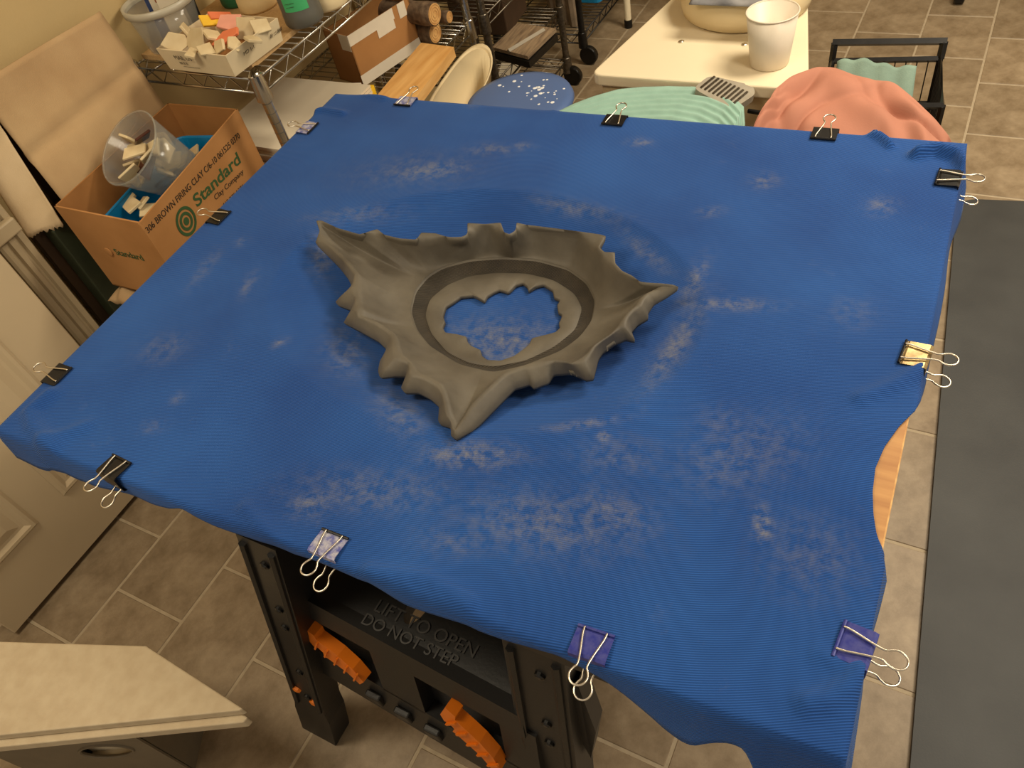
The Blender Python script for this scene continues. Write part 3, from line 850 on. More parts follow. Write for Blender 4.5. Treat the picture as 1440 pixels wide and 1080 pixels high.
def clamp(x0, z0, x1, z1):
    """orange bar clamp: stepped jaw, ribs, yellow-orange body"""
    a = Vector((x0, yF(x0, z0) - .002, z0)); b_ = Vector((x1, yF(x1, z1) - .002, z1))
    d = (b_ - a); ln = d.length; xx = d.normalized(); yy = Vector((0, -.19, -1)).normalized()
    T = frame3(a, xx, -yy)
    prof = [(0, .022), (.02, .024), (.026, .014), (.05, .018), (ln * .55, .020), (ln * .8, .014), (ln, -.002), (ln - .004, -.022), (ln * .75, -.016), (ln * .45, -.022), (.048, -.026), (.044, -.014), (.03, -.012), (.026, -.02), (.012, -.012)]
    bm = prism(prof, -.006, .014, T)
    c = wobj('clamp', bm, m_orange); c['label'] = 'orange plastic clamp'
    bm = B()
    for k in range(5):
        u = .03 + k * (ln - .045) / 4
        add_box(bm, (u, -.002, .0155), (.003, .030, .005))
    bm.transform(T); obj('clamp_rib', bm, m_orange, c)
for (q0, q1, yy) in (((432, 884), (520, 948), .225), ((616, 1000), (712, 1072), .20)):
    a = PY(*q0, yy); b_ = PY(*q1, yy)
    for _ in range(6):
        a = PY(*q0, yF(a.x, a.z) - .004); b_ = PY(*q1, yF(b_.x, b_.z) - .004)
    clamp(a.x, a.z, b_.x, b_.z)
# hinge brace beside the right leg
bm = B()
q = [PY(798, 965, .262), PY(812, 962, .262), PY(838, 1030, .25), PY(831, 1066, .245), PY(810, 1030, .25), PY(800, 1000, .255)]
a = [bm.verts.new(p) for p in q]; b_ = [bm.verts.new(p + Vector((-.004, .03, -.006))) for p in q]
bm.faces.new(a); bm.faces.new(b_[::-1])
for i in range(len(q)): bm.faces.new((a[i], b_[i], b_[(i + 1) % len(q)], a[(i + 1) % len(q)]))
wobj('hinge_brace', bm, m_blk)

# ================================================================== FLOOR MAT
mp_ = [PZ(1346, 279, .012), PZ(1500, 285, .012), PZ(1560, 1200, .012), PZ(1270, 1200, .012)]
rr = rounded([(p.x, p.y) for p in mp_], .06, 8)
bm = prism(rr, .001, .012)
tag(obj('floor_mat', bm, m_mat), 'large dark grey rubber floor mat with rounded corner on the tiles', 'mat')

# ================================================================== FOAM BOARDS ON BIN
FZ = .36
f_top = [(-60, 1040), (336, 999), (341, 996), (205, 908), (-60, 900)]
tp = [PZ(x, y, FZ) for x, y in f_top]
def foam(label, z1, th, grow):
    pts = []
    c = sum(tp, Vector()) / len(tp)
    e1 = (tp[1] - tp[0]).normalized(); nrm = Vector((e1.y, -e1.x, 0))
    for p, k in zip(tp, (1, 1, .6, 0, 0)): pts.append((p.x + nrm.x * grow * k, p.y + nrm.y * grow * k))
    bm = prism(pts, z1 - th, z1)
    o = tag(obj('foam_board', bm, m_foam), label, 'foam board', 'stacked foam boards')
    bv = o.modifiers.new('b', 'BEVEL'); bv.width = .0025; bv.segments = 2
    return o
foam('white foam board with pointed end, uppermost of the stack on the bin', FZ, .022, 0)
foam('white foam board with pointed end, under another foam board', FZ - .0225, .024, .012)
e1 = (tp[1] - tp[0]); e1.z = 0; e1.normalize(); n1 = Vector((e1.y, -e1.x, 0))
bn = thing('storage_bin', 'grey plastic bin with oval hand hole under the foam boards', 'bin', (tp[0].x, tp[0].y, 0))
zt = FZ - .0475
fr0 = Vector((tp[0].x, tp[0].y, 0)) - n1 * .02 + e1 * -.05; Lb = .30
inv = Vector((-tp[0].x, -tp[0].y, 0))
T = frame3(fr0 + Vector((0, 0, 0)) , e1, (0, 0, 1))       # x along, y up, z outward(n)
hc = T.inverted() @ PZ(148, 1052, zt - .05)
def b_out(t):
    W_, D_ = Lb, zt; c = Vector((hcx, hcy)); d = Vector((math.cos(t), math.sin(t)))
    s = min([v for v in ((W_ - c.x) / d.x if d.x > 1e-9 else 9, (-c.x) / d.x if d.x < -1e-9 else 9, (D_ - c.y) / d.y if d.y > 1e-9 else 9, (-c.y) / d.y if d.y < -1e-9 else 9) if v > 0])
    return tuple(c + d * s)
_d = ray(150, 1056); _t = (fr0 - Vector((0, 0, H))).dot(n1) / _d.dot(n1); hl_ = T.inverted() @ (Vector((0, 0, H)) + _d * _t)
hcx, hcy = hl_.x, min(hl_.y, zt - .04); Lb = hcx + .09
bm = plate_hole(b_out, lambda t: (hcx + .052 * math.cos(t), hcy + .034 * math.sin(t)), 64, -.004, 0); bm.transform(T)
obj('front_panel', bm, m_bin, bn, loc=inv)
bm = B()
add_box(bm, (Lb / 2, zt / 2, -.12), (Lb, zt, .004)); add_box(bm, (.002, zt / 2, -.062), (.004, zt, .112)); add_box(bm, (Lb - .002, zt / 2, -.062), (.004, zt, .112)); add_box(bm, (Lb / 2, .003, -.062), (Lb - .01, .006, .112))
bm.transform(T); obj('body', bm, m_bin, bn, loc=inv)
bm = tube([T @ Vector((hcx + .052 * math.cos(2 * PI * k / 32), hcy + .034 * math.sin(2 * PI * k / 32), .0005)) for k in range(32)], .003, 6, True)
obj('handle_rim', bm, m_bin, bn, loc=inv)
bm = B(); add_box(bm, (hcx, hcy, -.016), (.112, .074, .004)); add_box(bm, (hcx, hcy - .038, -.010), (.112, .004, .012)); bm.transform(T); obj('handle_recess', bm, m_foam, bn, loc=inv)

# ================================================================== CLAY BOX (left)
bz = .75
A4 = [PZ(76, 290, bz), PZ(196, 314, bz), PZ(334, 153, bz), PZ(236, 145, bz)]      # near-wall, near, far, far-wall
BH = .235
bx = thing('cardboard_box', 'open printed cardboard clay box beside the table', 'box', (A4[1].x, A4[1].y, bz - BH))
inv = -Vector((A4[1].x, A4[1].y, bz - BH))
def panel(name, a, b_, z0, z1, material, th=.004, nud=0):
    bm = B(); a = Vector(a); b_ = Vector(b_)
    quad_slab(bm, [(a.x, a.y, z0), (b_.x, b_.y, z0), (b_.x, b_.y, z1), (a.x, a.y, z1)], th)
    return obj(name, bm, material, bx, loc=inv)
near_end = panel('side_panel', A4[0], A4[1], bz - BH, bz, m_card)
front = panel('side_panel', A4[1], A4[2], bz - BH, bz, m_card)
panel('side_panel', A4[2], A4[3], bz - BH, bz, m_cardin)
panel('side_panel', A4[3], A4[0], bz - BH, bz, m_cardin)
obj('base', prism([(p.x, p.y) for p in A4], bz - BH, bz - BH + .004), m_cardin, bx, loc=inv)
# torn corner flap
bm = B()
q = [PZ(183, 308, bz + .001), PZ(204, 318, bz + .001), PZ(221, 300, bz + .001), PZ(197, 295, bz + .001)]
c_ = A4[1]
quad_slab(bm, [c_ + Vector((.002, -.003, .001)), c_ + Vector((.003, -.002, -.018)), c_ + Vector((.0, .005, -.014)), c_ + Vector((-.004, .008, .001))], .002)
obj('torn_flap', bm, m_card, bx, loc=inv)
dF = (A4[2] - A4[1]).normalized(); nrmF = Vector((dF.y, -dF.x, 0))
def on_front(px, py, off=.0006):
    """pixel -> point on the printed face"""
    d = ray(px, py); o0 = A4[1] + nrmF * off; c0 = Vector((0, 0, H))
    t = (o0 - c0).dot(nrmF) / d.dot(nrmF); return c0 + d * t
def front_text(body, p0, p1, size, material, depth=.0004, bold=0.0):
    a = on_front(*p0); b_ = on_front(*p1); T = frame3(a, b_ - a, (0, 0, 1))
    cu = text_mesh('lettering', body, size, Matrix.Identity(4), material, front, depth, bold=bold)
    wdt = max(v.co.x for v in cu.data.vertices)
    cu.data.transform(T @ Matrix.Diagonal(((b_ - a).length / wdt, 1, 1, 1)))
front_text('306 BROWN FIRING CLAY C/6-10 061525 0370', (208, 329), (338, 193), .020, m_ink)
front_text('Standard', (277, 292), (339, 228), .040, m_green_ink, bold=.0006)
front_text('Clay Company', (303, 282), (343, 243), .0175, m_ink)
front_text('412.276.6376', (314, 291), (343, 262), .010, m_ink)
ctr = on_front(262, 311)
T = frame3(ctr, dF, (0, 0, 1))
bm = B()
def ann(r0, r1_):
    n_ = 36; a = [bm.verts.new(T @ Vector((r0 * math.cos(2 * PI * k / n_), r0 * math.sin(2 * PI * k / n_), .0006))) for k in range(n_)] if r0 else None
    b2 = [bm.verts.new(T @ Vector((r1_ * math.cos(2 * PI * k / n_), r1_ * math.sin(2 * PI * k / n_), .0006))) for k in range(n_)]
    if a:
        for k in range(n_): bm.faces.new((a[k], a[(k + 1) % n_], b2[(k + 1) % n_], b2[k]))
    else: bm.faces.new(b2)
ann(0, .009); ann(.014, .021); ann(.026, .033)
obj('target_logo', bm, m_green_ink, front)
# small print on the near end
dE = (A4[1] - A4[0]).normalized(); nE = Vector((dE.y, -dE.x, 0))
def on_end(px, py):
    d = ray(px, py); c0 = Vector((0, 0, H)); o0 = A4[0] + nE * .0008
    return c0 + d * ((o0 - c0).dot(nE) / d.dot(nE))
a = on_end(164, 358); T = frame3(a, dE, (0, 0, 1))
text_mesh('lettering', 'Standard', .026, T, m_green_ink, near_end)
hcn = on_end(153, 354); bm = lathe([(.012, 0), (.0115, .002), (.006, .003)], (0, 0, 0), 16, frame3(hcn, dE, (0, 0, 1)))
obj('hand_hole_flap', bm, m_card, near_end)
# support under the box: dark wooden stand with a green post
st = thing('stand', 'dark wooden stand with a green post and a wall shade panel beneath the clay box', 'stand', (-1.60, .95, 0))
inv2 = (1.60, -.95, 0)
obj('shelf', prism(rounded([(p.x, p.y) for p in [A4[0] + Vector((.02, .012, 0)), A4[1] + Vector((-.0, .012, 0)), A4[2] + Vector((-.01, -.03, 0)), A4[3] + Vector((0, -.03, 0))]], .01, 2), bz - BH - .03, bz - BH - .001), m_darkwood_shade, st, loc=inv2)
g0 = PX(90, 345, -1.70); g1 = PX(168, 428, -1.70)
obj('post', box((-1.785, .757, .34), (.045, .05, .68), bevel=.004), m_greenpost, st, loc=inv2)
obj('post', box((-1.50, .80, .24), (.05, .05, .48), bevel=.004), m_greenpost, st, loc=inv2)
obj('post', box((-1.70, 1.12, .24), (.05, .05, .48), bevel=.004), m_greenpost, st, loc=inv2)
obj('post', box((-1.55, 1.12, .24), (.05, .05, .48), bevel=.004), m_greenpost, st, loc=inv2)
obj('wall_shade_panel', box((-1.82, .93, .345), (.02, .44, .69)), m_darkwood_shade, st, loc=inv2)  # dark sheet standing in for the shade on the wall under the canvas
pk = PZ(172, 408, bz - BH - .005)
tag(heap('cloth_rag', pk.x - .06, pk.x + .05, pk.y - .02, pk.y + .05, 16, 12, lambda u, v, x, y: (x, y, bz - BH - .036 + .03 * math.sin(PI * u) * math.sin(PI * v) ** .6 + .004 * math.sin(u * 17) - .002), m_canvas), 'tan rag tucked under the printed clay box', 'rag')
# blue bin + scraps in the box
def bin_open(name, label, c, sx, sy, h, material, rz, flare=.012):
    t = thing(name, label, 'bin', c, rz)
    bm = B(); L0 = rounded([(-sx, -sy), (sx, -sy), (sx, sy), (-sx, sy)], .025, 4); L1 = rounded([(-sx - flare, -sy - flare), (sx + flare, -sy - flare), (sx + flare, sy + flare), (-sx - flare, sy + flare)], .03, 4)
    lv = [[bm.verts.new((x * s, y * s, z)) for x, y in Lq] for Lq, z, s in ((L0, 0, 1), (L1, h, 1), (L1, h, .975), (L0, .004, .97))]
    k = len(L0)
    for a, b_ in zip(lv, lv[1:]):
        for i in range(k): bm.faces.new((a[i], a[(i + 1) % k], b_[(i + 1) % k], b_[i]))
    bm.faces.new(lv[0][::-1]); bm.faces.new(lv[-1])
    obj('tub', bm, material, t, smooth=False)
    obj('rim', tube([(x, y, h) for x, y in L1], .003, 6, True), material, t)
    return t
cbx = sum(A4, Vector()) / 4; rzb = math.atan2(dF.y, dF.x)
bin_open('plastic_tub', 'bright blue plastic tub inside the printed clay box', (cbx.x, cbx.y + .005, bz - BH + .0045), .165, .072, .165, m_bluebin, rzb)
def shard(label, c, sx, sy, th, rot, material, group, band=None, nm='clay_shard'):
    k = random.choice((4, 4, 5)); pts = []
    for i in range(k):
        a = 2 * PI * i / k + PI / k + random.uniform(-.16, .16); pts.append((sx * .7 * math.cos(a) * random.uniform(.85, 1.15), sy * .7 * math.sin(a) * random.uniform(.85, 1.15)))
    R_ = Matrix.Rotation(rot[2], 4, 'Z') @ Matrix.Rotation(rot[0], 4, 'X') @ Matrix.Rotation(rot[1], 4, 'Y')
    bm = prism(pts, -th / 2, th / 2)
    o = obj(nm, bm, material); o.matrix_world = Matrix.Translation(Vector(c)) @ R_
    bv = o.modifiers.new('b', 'BEVEL'); bv.width = .0012; bv.segments = 1
    tag(o, label, 'clay shard', group)
    return o
def px_shards(lst, label, group):
    for (x, y, z, sx, sy, rx, ry, rz_, mm) in lst:
        shard(label, PZ(x, y, z), sx, sy, .006, (rx, ry, rz_), mm, group)
# clear cup of scraps leaning in the box
cb_ = PZ(212, 232, .755); ct = PZ(178, 225, .825)
ax = Vector((-.10, -.50, .82)).normalized()
base = PZ(181, 208, .795) - ax * .14
mtx = ax.to_track_quat('Z', 'Y').to_matrix().to_4x4()
cup = thing('clear_cup', 'clear plastic cup of clay scraps leaning in the printed clay box', 'cup', base)
obj('wall', lathe([(.060, 0), (.061, .002), (.088, .14), (.0865, .14), (.059, .004)], (0, 0, 0), 36, mtx), m_clear, cup, smooth=True)
obj('rim', tube([mtx @ Vector((.0885 * math.cos(2 * PI * k / 36), .0885 * math.sin(2 * PI * k / 36), .14)) for k in range(36)], .0022, 6, True), m_clear, cup, smooth=True)
for k, (u, v, h, mm) in enumerate(((.02, .02, .10, m_shard), (-.03, .01, .10, m_shard), (0, -.035, .09, m_shard), (.035, -.02, .105, m_shard_brown), (-.01, .035, .115, m_shard_brown), (.0, .0, .125, m_shard), (.045, .0, .12, m_shard), (-.045, .02, .12, m_shard), (.01, -.05, .118, m_shard), (.03, .03, .08, m_shard), (-.035, -.02, .085, m_shard), (-.02, .0, .06, m_shard), (.02, -.01, .05, m_shard), (.0, .02, .035, m_shard), (0, -.02, .03, m_shard_brown))):
    p = base + mtx @ Vector((u, v, h))
    lab = 'brown glazed clay shard in the clear cup' if mm is m_shard_brown else 'pale clay shard in the clear cup'
    shard(lab, p, .050, .036, .006, (random.uniform(-.9, .9), random.uniform(-.9, .9), random.uniform(0, 3)), mm, 'clay shards in the clear cup')
for k, (x, y, z) in enumerate(((250, 225, .665), (262, 232, .66), (185, 290, .68), (200, 285, .675), (178, 282, .67), (212, 296, .66), (270, 215, .665))):
    shard('pale clay shard lying in the blue plastic tub', PZ(x, y, z), .045, .035, .007, (random.uniform(-.5, .5), random.uniform(-.5, .5), random.uniform(0, 3)), m_shard, 'clay shards in the blue tub')
# ================================================================== CANVAS COVERED BOARD
cv = thing('canvas_board', 'canvas wrapped slab with frayed edge leaning on the wall behind the clay box', 'canvas', (-1.78, .95, .5))
inv3 = (1.78, -.95, -.5)
def sheet(name, q00, q10, q11, q01, nu, nv, material, bulge=.006, fray=0):
    bm = B(); G_ = []
    q00, q10, q11, q01 = map(Vector, (q00, q10, q11, q01)); nrm = (q10 - q00).cross(q01 - q00).normalized()
    if nrm.x < 0: nrm = -nrm
    for j in range(nv + 1):
        row = []
        for i in range(nu + 1):
            u, v = i / nu, j / nv
            p = q00.lerp(q10, u).lerp(q01.lerp(q11, u), v)
            p += nrm * (bulge * (math.sin(u * 4.2 + v * 3) * .5 + math.sin(v * 6.5 - u * 3.1)) * math.sin(PI * u) ** .5)
            crease = math.exp(-((v - .58 - u * .08) / .035) ** 2); p -= nrm * bulge * 1.2 * crease
            if fray and j == 0: p += (q00 - q01).normalized() * random.uniform(-fray, fray)
            row.append(bm.verts.new(p))
        G_.append(row)
    for j in range(nv):
        for i in range(nu): bm.faces.new((G_[j][i], G_[j][i + 1], G_[j + 1][i + 1], G_[j + 1][i]))
    o = obj(name, bm, material, cv, smooth=True, loc=inv3)
    sm = o.modifiers.new('s', 'SOLIDIFY'); sm.thickness = .003; sm.offset = -1
    return o
XF0, XF1 = -1.745, -1.80
tl_ = PX(-60, 128, -1.80); tr_ = PX(140, 16, -1.80)
bl_ = PX(86, 271, -1.745); bl_.z = .60; br_ = PX(236, 142, -1.745); br_.z = .60
ml_ = PX(-60, 140, -1.775)
tlq = Vector((-1.80, .80, tr_.z + .012)); 
sheet('canvas_front', bl_ + Vector((0, -.005, 0)), br_, tr_, tlq, 24, 30, m_canvas)
obj('core', box((-1.835, .965, .832), (.03, .33, .265)), m_darkwood_shade, cv, loc=inv3)
f0 = PX(58, 343, -1.745); f1 = PX(88, 318, -1.745)
sheet('canvas_flap', Vector((-1.80, f0.y + .008, f0.z + .0)), f1 + Vector((0, .004, 0)), Vector((tlq.x + .01, tlq.y + .003, 1.005)), Vector((-1.835, .745, 1.0)), 20, 24, m_canvas2, .003, .006)

# ================================================================== CHROME SHELVING
def wire_rack(name, label, x0, x1, y0, y1, levels, material, zt, post_r=.0127, casters=False, z_from=0):
    t = thing(name, label, 'wire shelf', (x1, y0, 0)); iv = Vector((-x1, -y0, 0))
    for x in (x0, x1):
        for y in (y0, y1):
            p = obj('post', lathe([(post_r, .012 if not casters else .09), (post_r, zt), (post_r * .8, zt + .004), (.003, zt + .006)], (x, y, 0), 16), material, t, smooth=False, loc=iv)
            bm = B()
            for k in range(int((zt - .1) / .0254)):
                add_lathe(bm, [(post_r + .0001, -.0007), (post_r + .0004, 0), (post_r + .0001, .0007)], (x, y, zt - .02 - k * .0254), 16, cap=False)
            obj('groove_ring', bm, m_lid if material is m_chrome else material, p)['kind'] = 'stuff'
            if casters:
                obj('caster', lathe([(.034, -.012), (.038, -.008), (.038, .008), (.034, .012)], (x + .02, y, .0385), 20, Matrix.Rotation(PI / 2, 4, 'X') @ Matrix.Identity(4)), m_blackmetal, t, loc=iv)
            else: obj('foot', lathe([(.018, 0), (.018, .012), (.013, .02)], (x, y, 0), 14), m_blackmetal, t, loc=iv)
    for z in levels:
        bm = B(); dz = .034
        for y in (y0, y1):
            add_tube(bm, [(x0, y, z), (x1, y, z)], .0032, 6); add_tube(bm, [(x0, y, z - dz), (x1, y, z - dz)], .0032, 6)
            n_ = max(4, int((x1 - x0) / .035)); pts = [(lerp(x0 + .02, x1 - .02, k / n_), y, z if k % 2 else z - dz) for k in range(n_ + 1)]; add_tube(bm, pts, .002, 5)
        for x in (x0, x1):
            add_tube(bm, [(x, y0, z), (x, y1, z)], .0032, 6); add_tube(bm, [(x, y0, z - dz), (x, y1, z - dz)], .0032, 6)
            n_ = int((y1 - y0) / .035); pts = [(x, lerp(y0 + .02, y1 - .02, k / n_), z if k % 2 else z - dz) for k in range(n_ + 1)]; add_tube(bm, pts, .002, 5)
        sh = obj('wire_shelf', bm, material, t, smooth=True, loc=iv)
        bm = B(); n_ = int((y1 - y0) / .026)
        for k in range(1, n_):
            y = lerp(y0, y1, k / n_); add_tube(bm, [(x0, y, z + .003), (x1, y, z + .003)], .0018, 5)
        for x in (lerp(x0, x1, .33), lerp(x0, x1, .66)): add_tube(bm, [(x, y0, z - .001), (x, y1, z - .001)], .0022, 5)
        obj('cross_wires', bm, material, sh, smooth=True)
        for x in (x0, x1):
            for y in (y0, y1): obj('collar', lathe([(.0195, z - .048), (.0165, z + .012), (.0145, z + .014)], (x, y, 0), 18), material, sh)
    return t
SZ1, SZ2 = .83, .53
RX0, RX1, RY0, RY1 = -1.835, -1.418, 1.182, 2.06
wire_rack('wire_shelf_unit', 'chrome wire shelf unit with a board on its top shelf, beside the clay box', RX0, RX1, RY0, RY1, (SZ1, SZ2, .12), m_chrome, .845)
o = tag(obj('shelf_board', box(((RX0 + RX1) / 2 - .012, (RY0 + RY1) / 2 + .01, SZ1 + .0115), (RX1 - RX0 - .045, RY1 - RY0 - .045, .012)), m_particle), 'tan particle board lying on the top wire shelf', 'board')
ZT = SZ1 + .0178          # on the board
# tray of shards
tq = [PZ(240, 97, ZT), PZ(331, 108, ZT), PZ(398, 57, ZT)]
tq.append(tq[0] + tq[2] - tq[1])
ty = thing('cardboard_tray', 'low white cardboard tray full of clay shards on the top shelf', 'tray', (tq[1].x, tq[1].y, ZT)); iv = Vector((-tq[1].x, -tq[1].y, 0)) - Vector((0, 0, ZT))
m_trayw = mat('white_card', (214, 196, 160), .7, var=.04)
cc = sum(tq, Vector()) / 4
Ht = .052
def tray_side(a, b_, k):
    bm = B(); fl = 1.06
    a2 = cc + (a - cc) * fl; b2 = cc + (b_ - cc) * fl
    quad_slab(bm, [a, b_, Vector((b2.x, b2.y, ZT + Ht)), Vector((a2.x, a2.y, ZT + Ht))], .003)
    return obj('side', bm, m_trayw, ty, loc=iv)
sides = [tray_side(tq[i], tq[(i + 1) % 4], i) for i in range(4)]
obj('base', prism([(p.x, p.y) for p in tq], ZT + .0005, ZT + .004), m_cardin, ty, loc=iv)
dT = (tq[1] - tq[0]).normalized(); nT = Vector((dT.y, -dT.x, 0)); dU = (tq[2] - tq[1]).normalized(); nU = Vector((dU.y, -dU.x, 0))
def side_text(i, body, a, d, nn, u, h, size, material):
    tilt = (nn * .012 + Vector((0, 0, Ht))).normalized()
    p = a + d * u + tilt * h + nn * .0012
    text_mesh('lettering', body, size, frame3(p, d, tilt), material, sides[i], .0002)
side_text(0, 'MAIL US', tq[0], dT, nT, .05, .034, .016, m_ink)
side_text(0, '||||| ||| |||', tq[0], dT, nT, .055, .022, .008, m_ink)
side_text(0, '-----------------', tq[0], dT, nT, .06, .012, .010, m_ink)
side_text(1, 'MD 1-1', tq[1], dU, nU, .04, .03, .012, m_ink)
side_text(1, '# ::: ##', tq[1], dU, nU, .13, .025, .014, m_ink)
shl = [(248, 60, .045, .035, 1.2, .2, .6, m_shard), (275, 55, .05, .04, .9, -.3, .4, m_shard), (262, 42, .04, .03, 1.2, .1, 2.2, m_shard), (300, 28, .06, .028, .6, .4, .9, m_shard_yellow), (310, 22, .05, .022, .6, .5, .9, m_shard_red), (322, 32, .05, .045, .3, .2, .2, m_shard_pink), (318, 52, .055, .035, .3, -.3, .5, m_shard_red), (345, 40, .045, .05, .9, .1, .2, m_shard), (330, 62, .035, .03, .9, .4, 1.4, m_shard), (308, 66, .04, .03, .8, -.5, .3, m_shard), (366, 38, .04, .035, .7, .3, .9, m_shard), (290, 70, .035, .03, .5, .2, 1, m_shard), (270, 75, .04, .02, .4, 0, 2, m_shard), (355, 55, .035, .03, .4, .3, 2, m_shard), (300, 50, .045, .04, .2, .6, 1, m_shard)]
labs = {id(m_shard): 'cream fired clay shard in the white cardboard tray', id(m_shard_yellow): 'yellow glazed clay shard in the white cardboard tray', id(m_shard_red): 'orange glazed clay shard in the white cardboard tray', id(m_shard_pink): 'pink glazed clay shard in the white cardboard tray'}
for (x, y, sx_, sy_, rx, ry, rz_, mm) in shl:
    shard(labs[id(mm)], PZ(x, y, ZT + .055), sx_, sy_, .007, (rx, ry, rz_), mm, 'clay shards in the cardboard tray')
# clear bucket with cards
bc = PZ(210, 88, ZT); bc = Vector((-1.758, 1.285, ZT + .0005))
bk = thing('clear_bucket', 'clear plastic bucket holding cards at the wall end of the top shelf', 'bucket', bc)
obj('wall', lathe([(.068, 0), (.071, .003), (.084, .10), (.0825, .10), (.069, .004)], (0, 0, 0), 40), m_clear, bk, smooth=True)
obj('rim', lathe([(.0845, .090), (.089, .092), (.089, .108), (.083, .108), (.083, .092)], (0, 0, 0), 40, cap=False), mat('frosted_plastic', (206, 198, 176), .35, trans=.3, var=.03), bk, smooth=True)
def card(label, c, w_, h_, rz_, tilt, material, pic=None):
    o = obj('booklet', box((0, 0, h_ / 2), (w_, .004, h_)), material); o.matrix_world = Matrix.Translation(Vector(c)) @ Matrix.Rotation(rz_, 4, 'Z') @ Matrix.Rotation(tilt, 4, 'X')
    tag(o, label, 'booklet')
    if pic:
        obj('picture', box((0, -.0024, h_ * .62), (w_ * .7, .0008, h_ * .55)), m_paper, o)
        obj('print', prism([(-.012, h_ * .5), (.004, h_ * .45), (.012, h_ * .62), (.006, h_ * .72), (-.004, h_ * .78), (-.010, h_ * .66)], .0030, .0036, Matrix.Rotation(PI / 2, 4, 'X')), mat('rust_print', (150, 84, 46), .6), o)
    return o
card('blue booklet with a rust coloured picture in the clear bucket', bc + Vector((-.01, .01, .008)), .075, .17, .45, -.08, mat('navy_card', (48, 64, 108), .5), True)
card('black booklet in the clear bucket', bc + Vector((.035, .03, .008)), .07, .15, .35, -.12, mat('black_card', (20, 18, 18), .5))
card('white booklet in the clear bucket', bc + Vector((.03, .0, .008)), .05, .10, .6, -.1, m_paper)
# jars behind the tray
def jar(name, label, px, py, r, h, material, cat, lid=None, lab=None, txt=None):
    c = PZ(px, py, ZT) + Vector((-.01, r, 0)); t = thing(name, label, cat, (c.x, c.y, ZT + .0003))
    obj('body', lathe([(r * .93, 0), (r, .006), (r, .028), (r * .985, .03), (r * .985, h * .8), (r * .9, h * .93), (r * .6, h)], (0, 0, 0), 36), material, t, smooth=True)
    obj('lid', lathe([(r * .62, h), (r * .62, h + .025), (r * .55, h + .03)], (0, 0, 0), 30), lid or material, t, smooth=True)
    if lab:
        bm = B(); n_ = 18; R_ = r * .992; lo, hi = [], []
        for k in range(n_ + 1):
            a = -PI / 2 - .1 + 1.3 * k / n_; lo.append(bm.verts.new((R_ * math.cos(a), R_ * math.sin(a), .042))); hi.append(bm.verts.new((R_ * math.cos(a), R_ * math.sin(a), h * .82)))
        for k in range(n_): bm.faces.new((lo[k], lo[k + 1], hi[k + 1], hi[k]))
        lb = obj('label', bm, lab, t, smooth=True)
        if txt:
            a = -PI / 2 + .45; nn = Vector((math.cos(a), math.sin(a), 0)); xx = Vector((-nn.y, nn.x, 0))
            for body, hh, sz, off in txt:
                text_mesh('lettering', body, sz, frame3(nn * (R_ + .0012) + Vector((0, 0, hh)) + xx * off, xx, (0, 0, 1)), m_ink, lb, .0002)
    return t
jar('plastic_jar', 'grey plastic jar with a green label on the top shelf', 418, 43, .048, .14, mat('grey_jar', (92, 90, 82), .4, var=.05), 'jar', m_lid, m_label_g, (('20', .075, .03, -.014), ('-------', .06, .01, -.018), ('------', .052, .01, -.018)))
jar('plastic_tub', 'white plastic tub beside the green-labelled jar on the top shelf', 452, 20, .05, .12, m_cream, 'tub')
jar('plastic_tub', 'cream printed tub behind the clay shard tray on the top shelf', 352, 23, .05, .11, mat('cream_tub', (222, 196, 146), .5, var=.04), 'tub', None, mat('cream_label', (226, 200, 150), .5, var=.03), (('VELVET', .05, .02, -.03),))
jar('green_tub', 'dark green tub behind the clay shard tray on the top shelf', 325, 14, .045, .10, m_tubgreen, 'tub')
jar('clear_pot', 'yellowish clear pot between the wall and the clear bucket', 190, 60, .03, .08, mat('yellow_pot', (200, 186, 110), .3, var=.05, alpha=.8), 'pot')
# loose earrings / wire bits on the board
wb_ = PZ(356, 101, ZT + .002)
bm = B()
for k in range(4):
    pts = [(wb_.x + .012 * math.cos(a * 1.3 + k) * (1 - .1 * k) + k * .004, wb_.y + .02 * math.sin(a + k * .7), ZT + .0025 + .003 * (k % 2)) for a in [2 * PI * q / 14 for q in range(14)]]
    add_tube(bm, pts, .0012, 5, True)
tag(obj('wire_loops', bm, mat('dark_bronze', (86, 70, 42), .35, .8)), 'small tangle of bronze wire loops lying at the shelf board corner', 'wire')

# ------------------------------------------------------------------ lower shelf contents
ZL = SZ2 + .006
def paper_stack():
    t = thing('paper_stack', 'stack of large white paper sheets on the lower shelf', 'paper', (-1.62, 1.36, ZL))
    zz = ZL
    for k in range(7):
        h_ = .008; s = .19 - random.uniform(0, .012)
        obj('sheet', box((random.uniform(-.006, .006), random.uniform(-.006, .006), k * h_ + h_ / 2), (.33, .33 + random.uniform(-.01, .01), h_ - .0012), random.uniform(-.02, .02)), m_paper, t)
    return t
ps = paper_stack(); ps.location = (-1.60, 1.39, ZL + .0135)
tag(obj('folder', box((-1.585, 1.375, ZL + .007), (.33, .35, .011), .03, .002), m_red), 'dark red folder under the paper stack', 'folder')
bq = PZ(514, 121, ZL + .03)
tag(obj('yellow_carton', box((PZ(508, 128, ZL + .05).x + .0, PZ(508, 128, ZL + .05).y + .01, ZL + .026), (.05, .04, .05), .2), m_yellow), 'small yellow carton between the paper stack and the taped box', 'carton')
tag(obj('white_carton', box((PZ(488, 125, ZL + .05).x - .0, PZ(488, 125, ZL + .05).y + .01, ZL + .026), (.06, .04, .05), .2), m_tape), 'small white carton beside the yellow carton', 'carton')
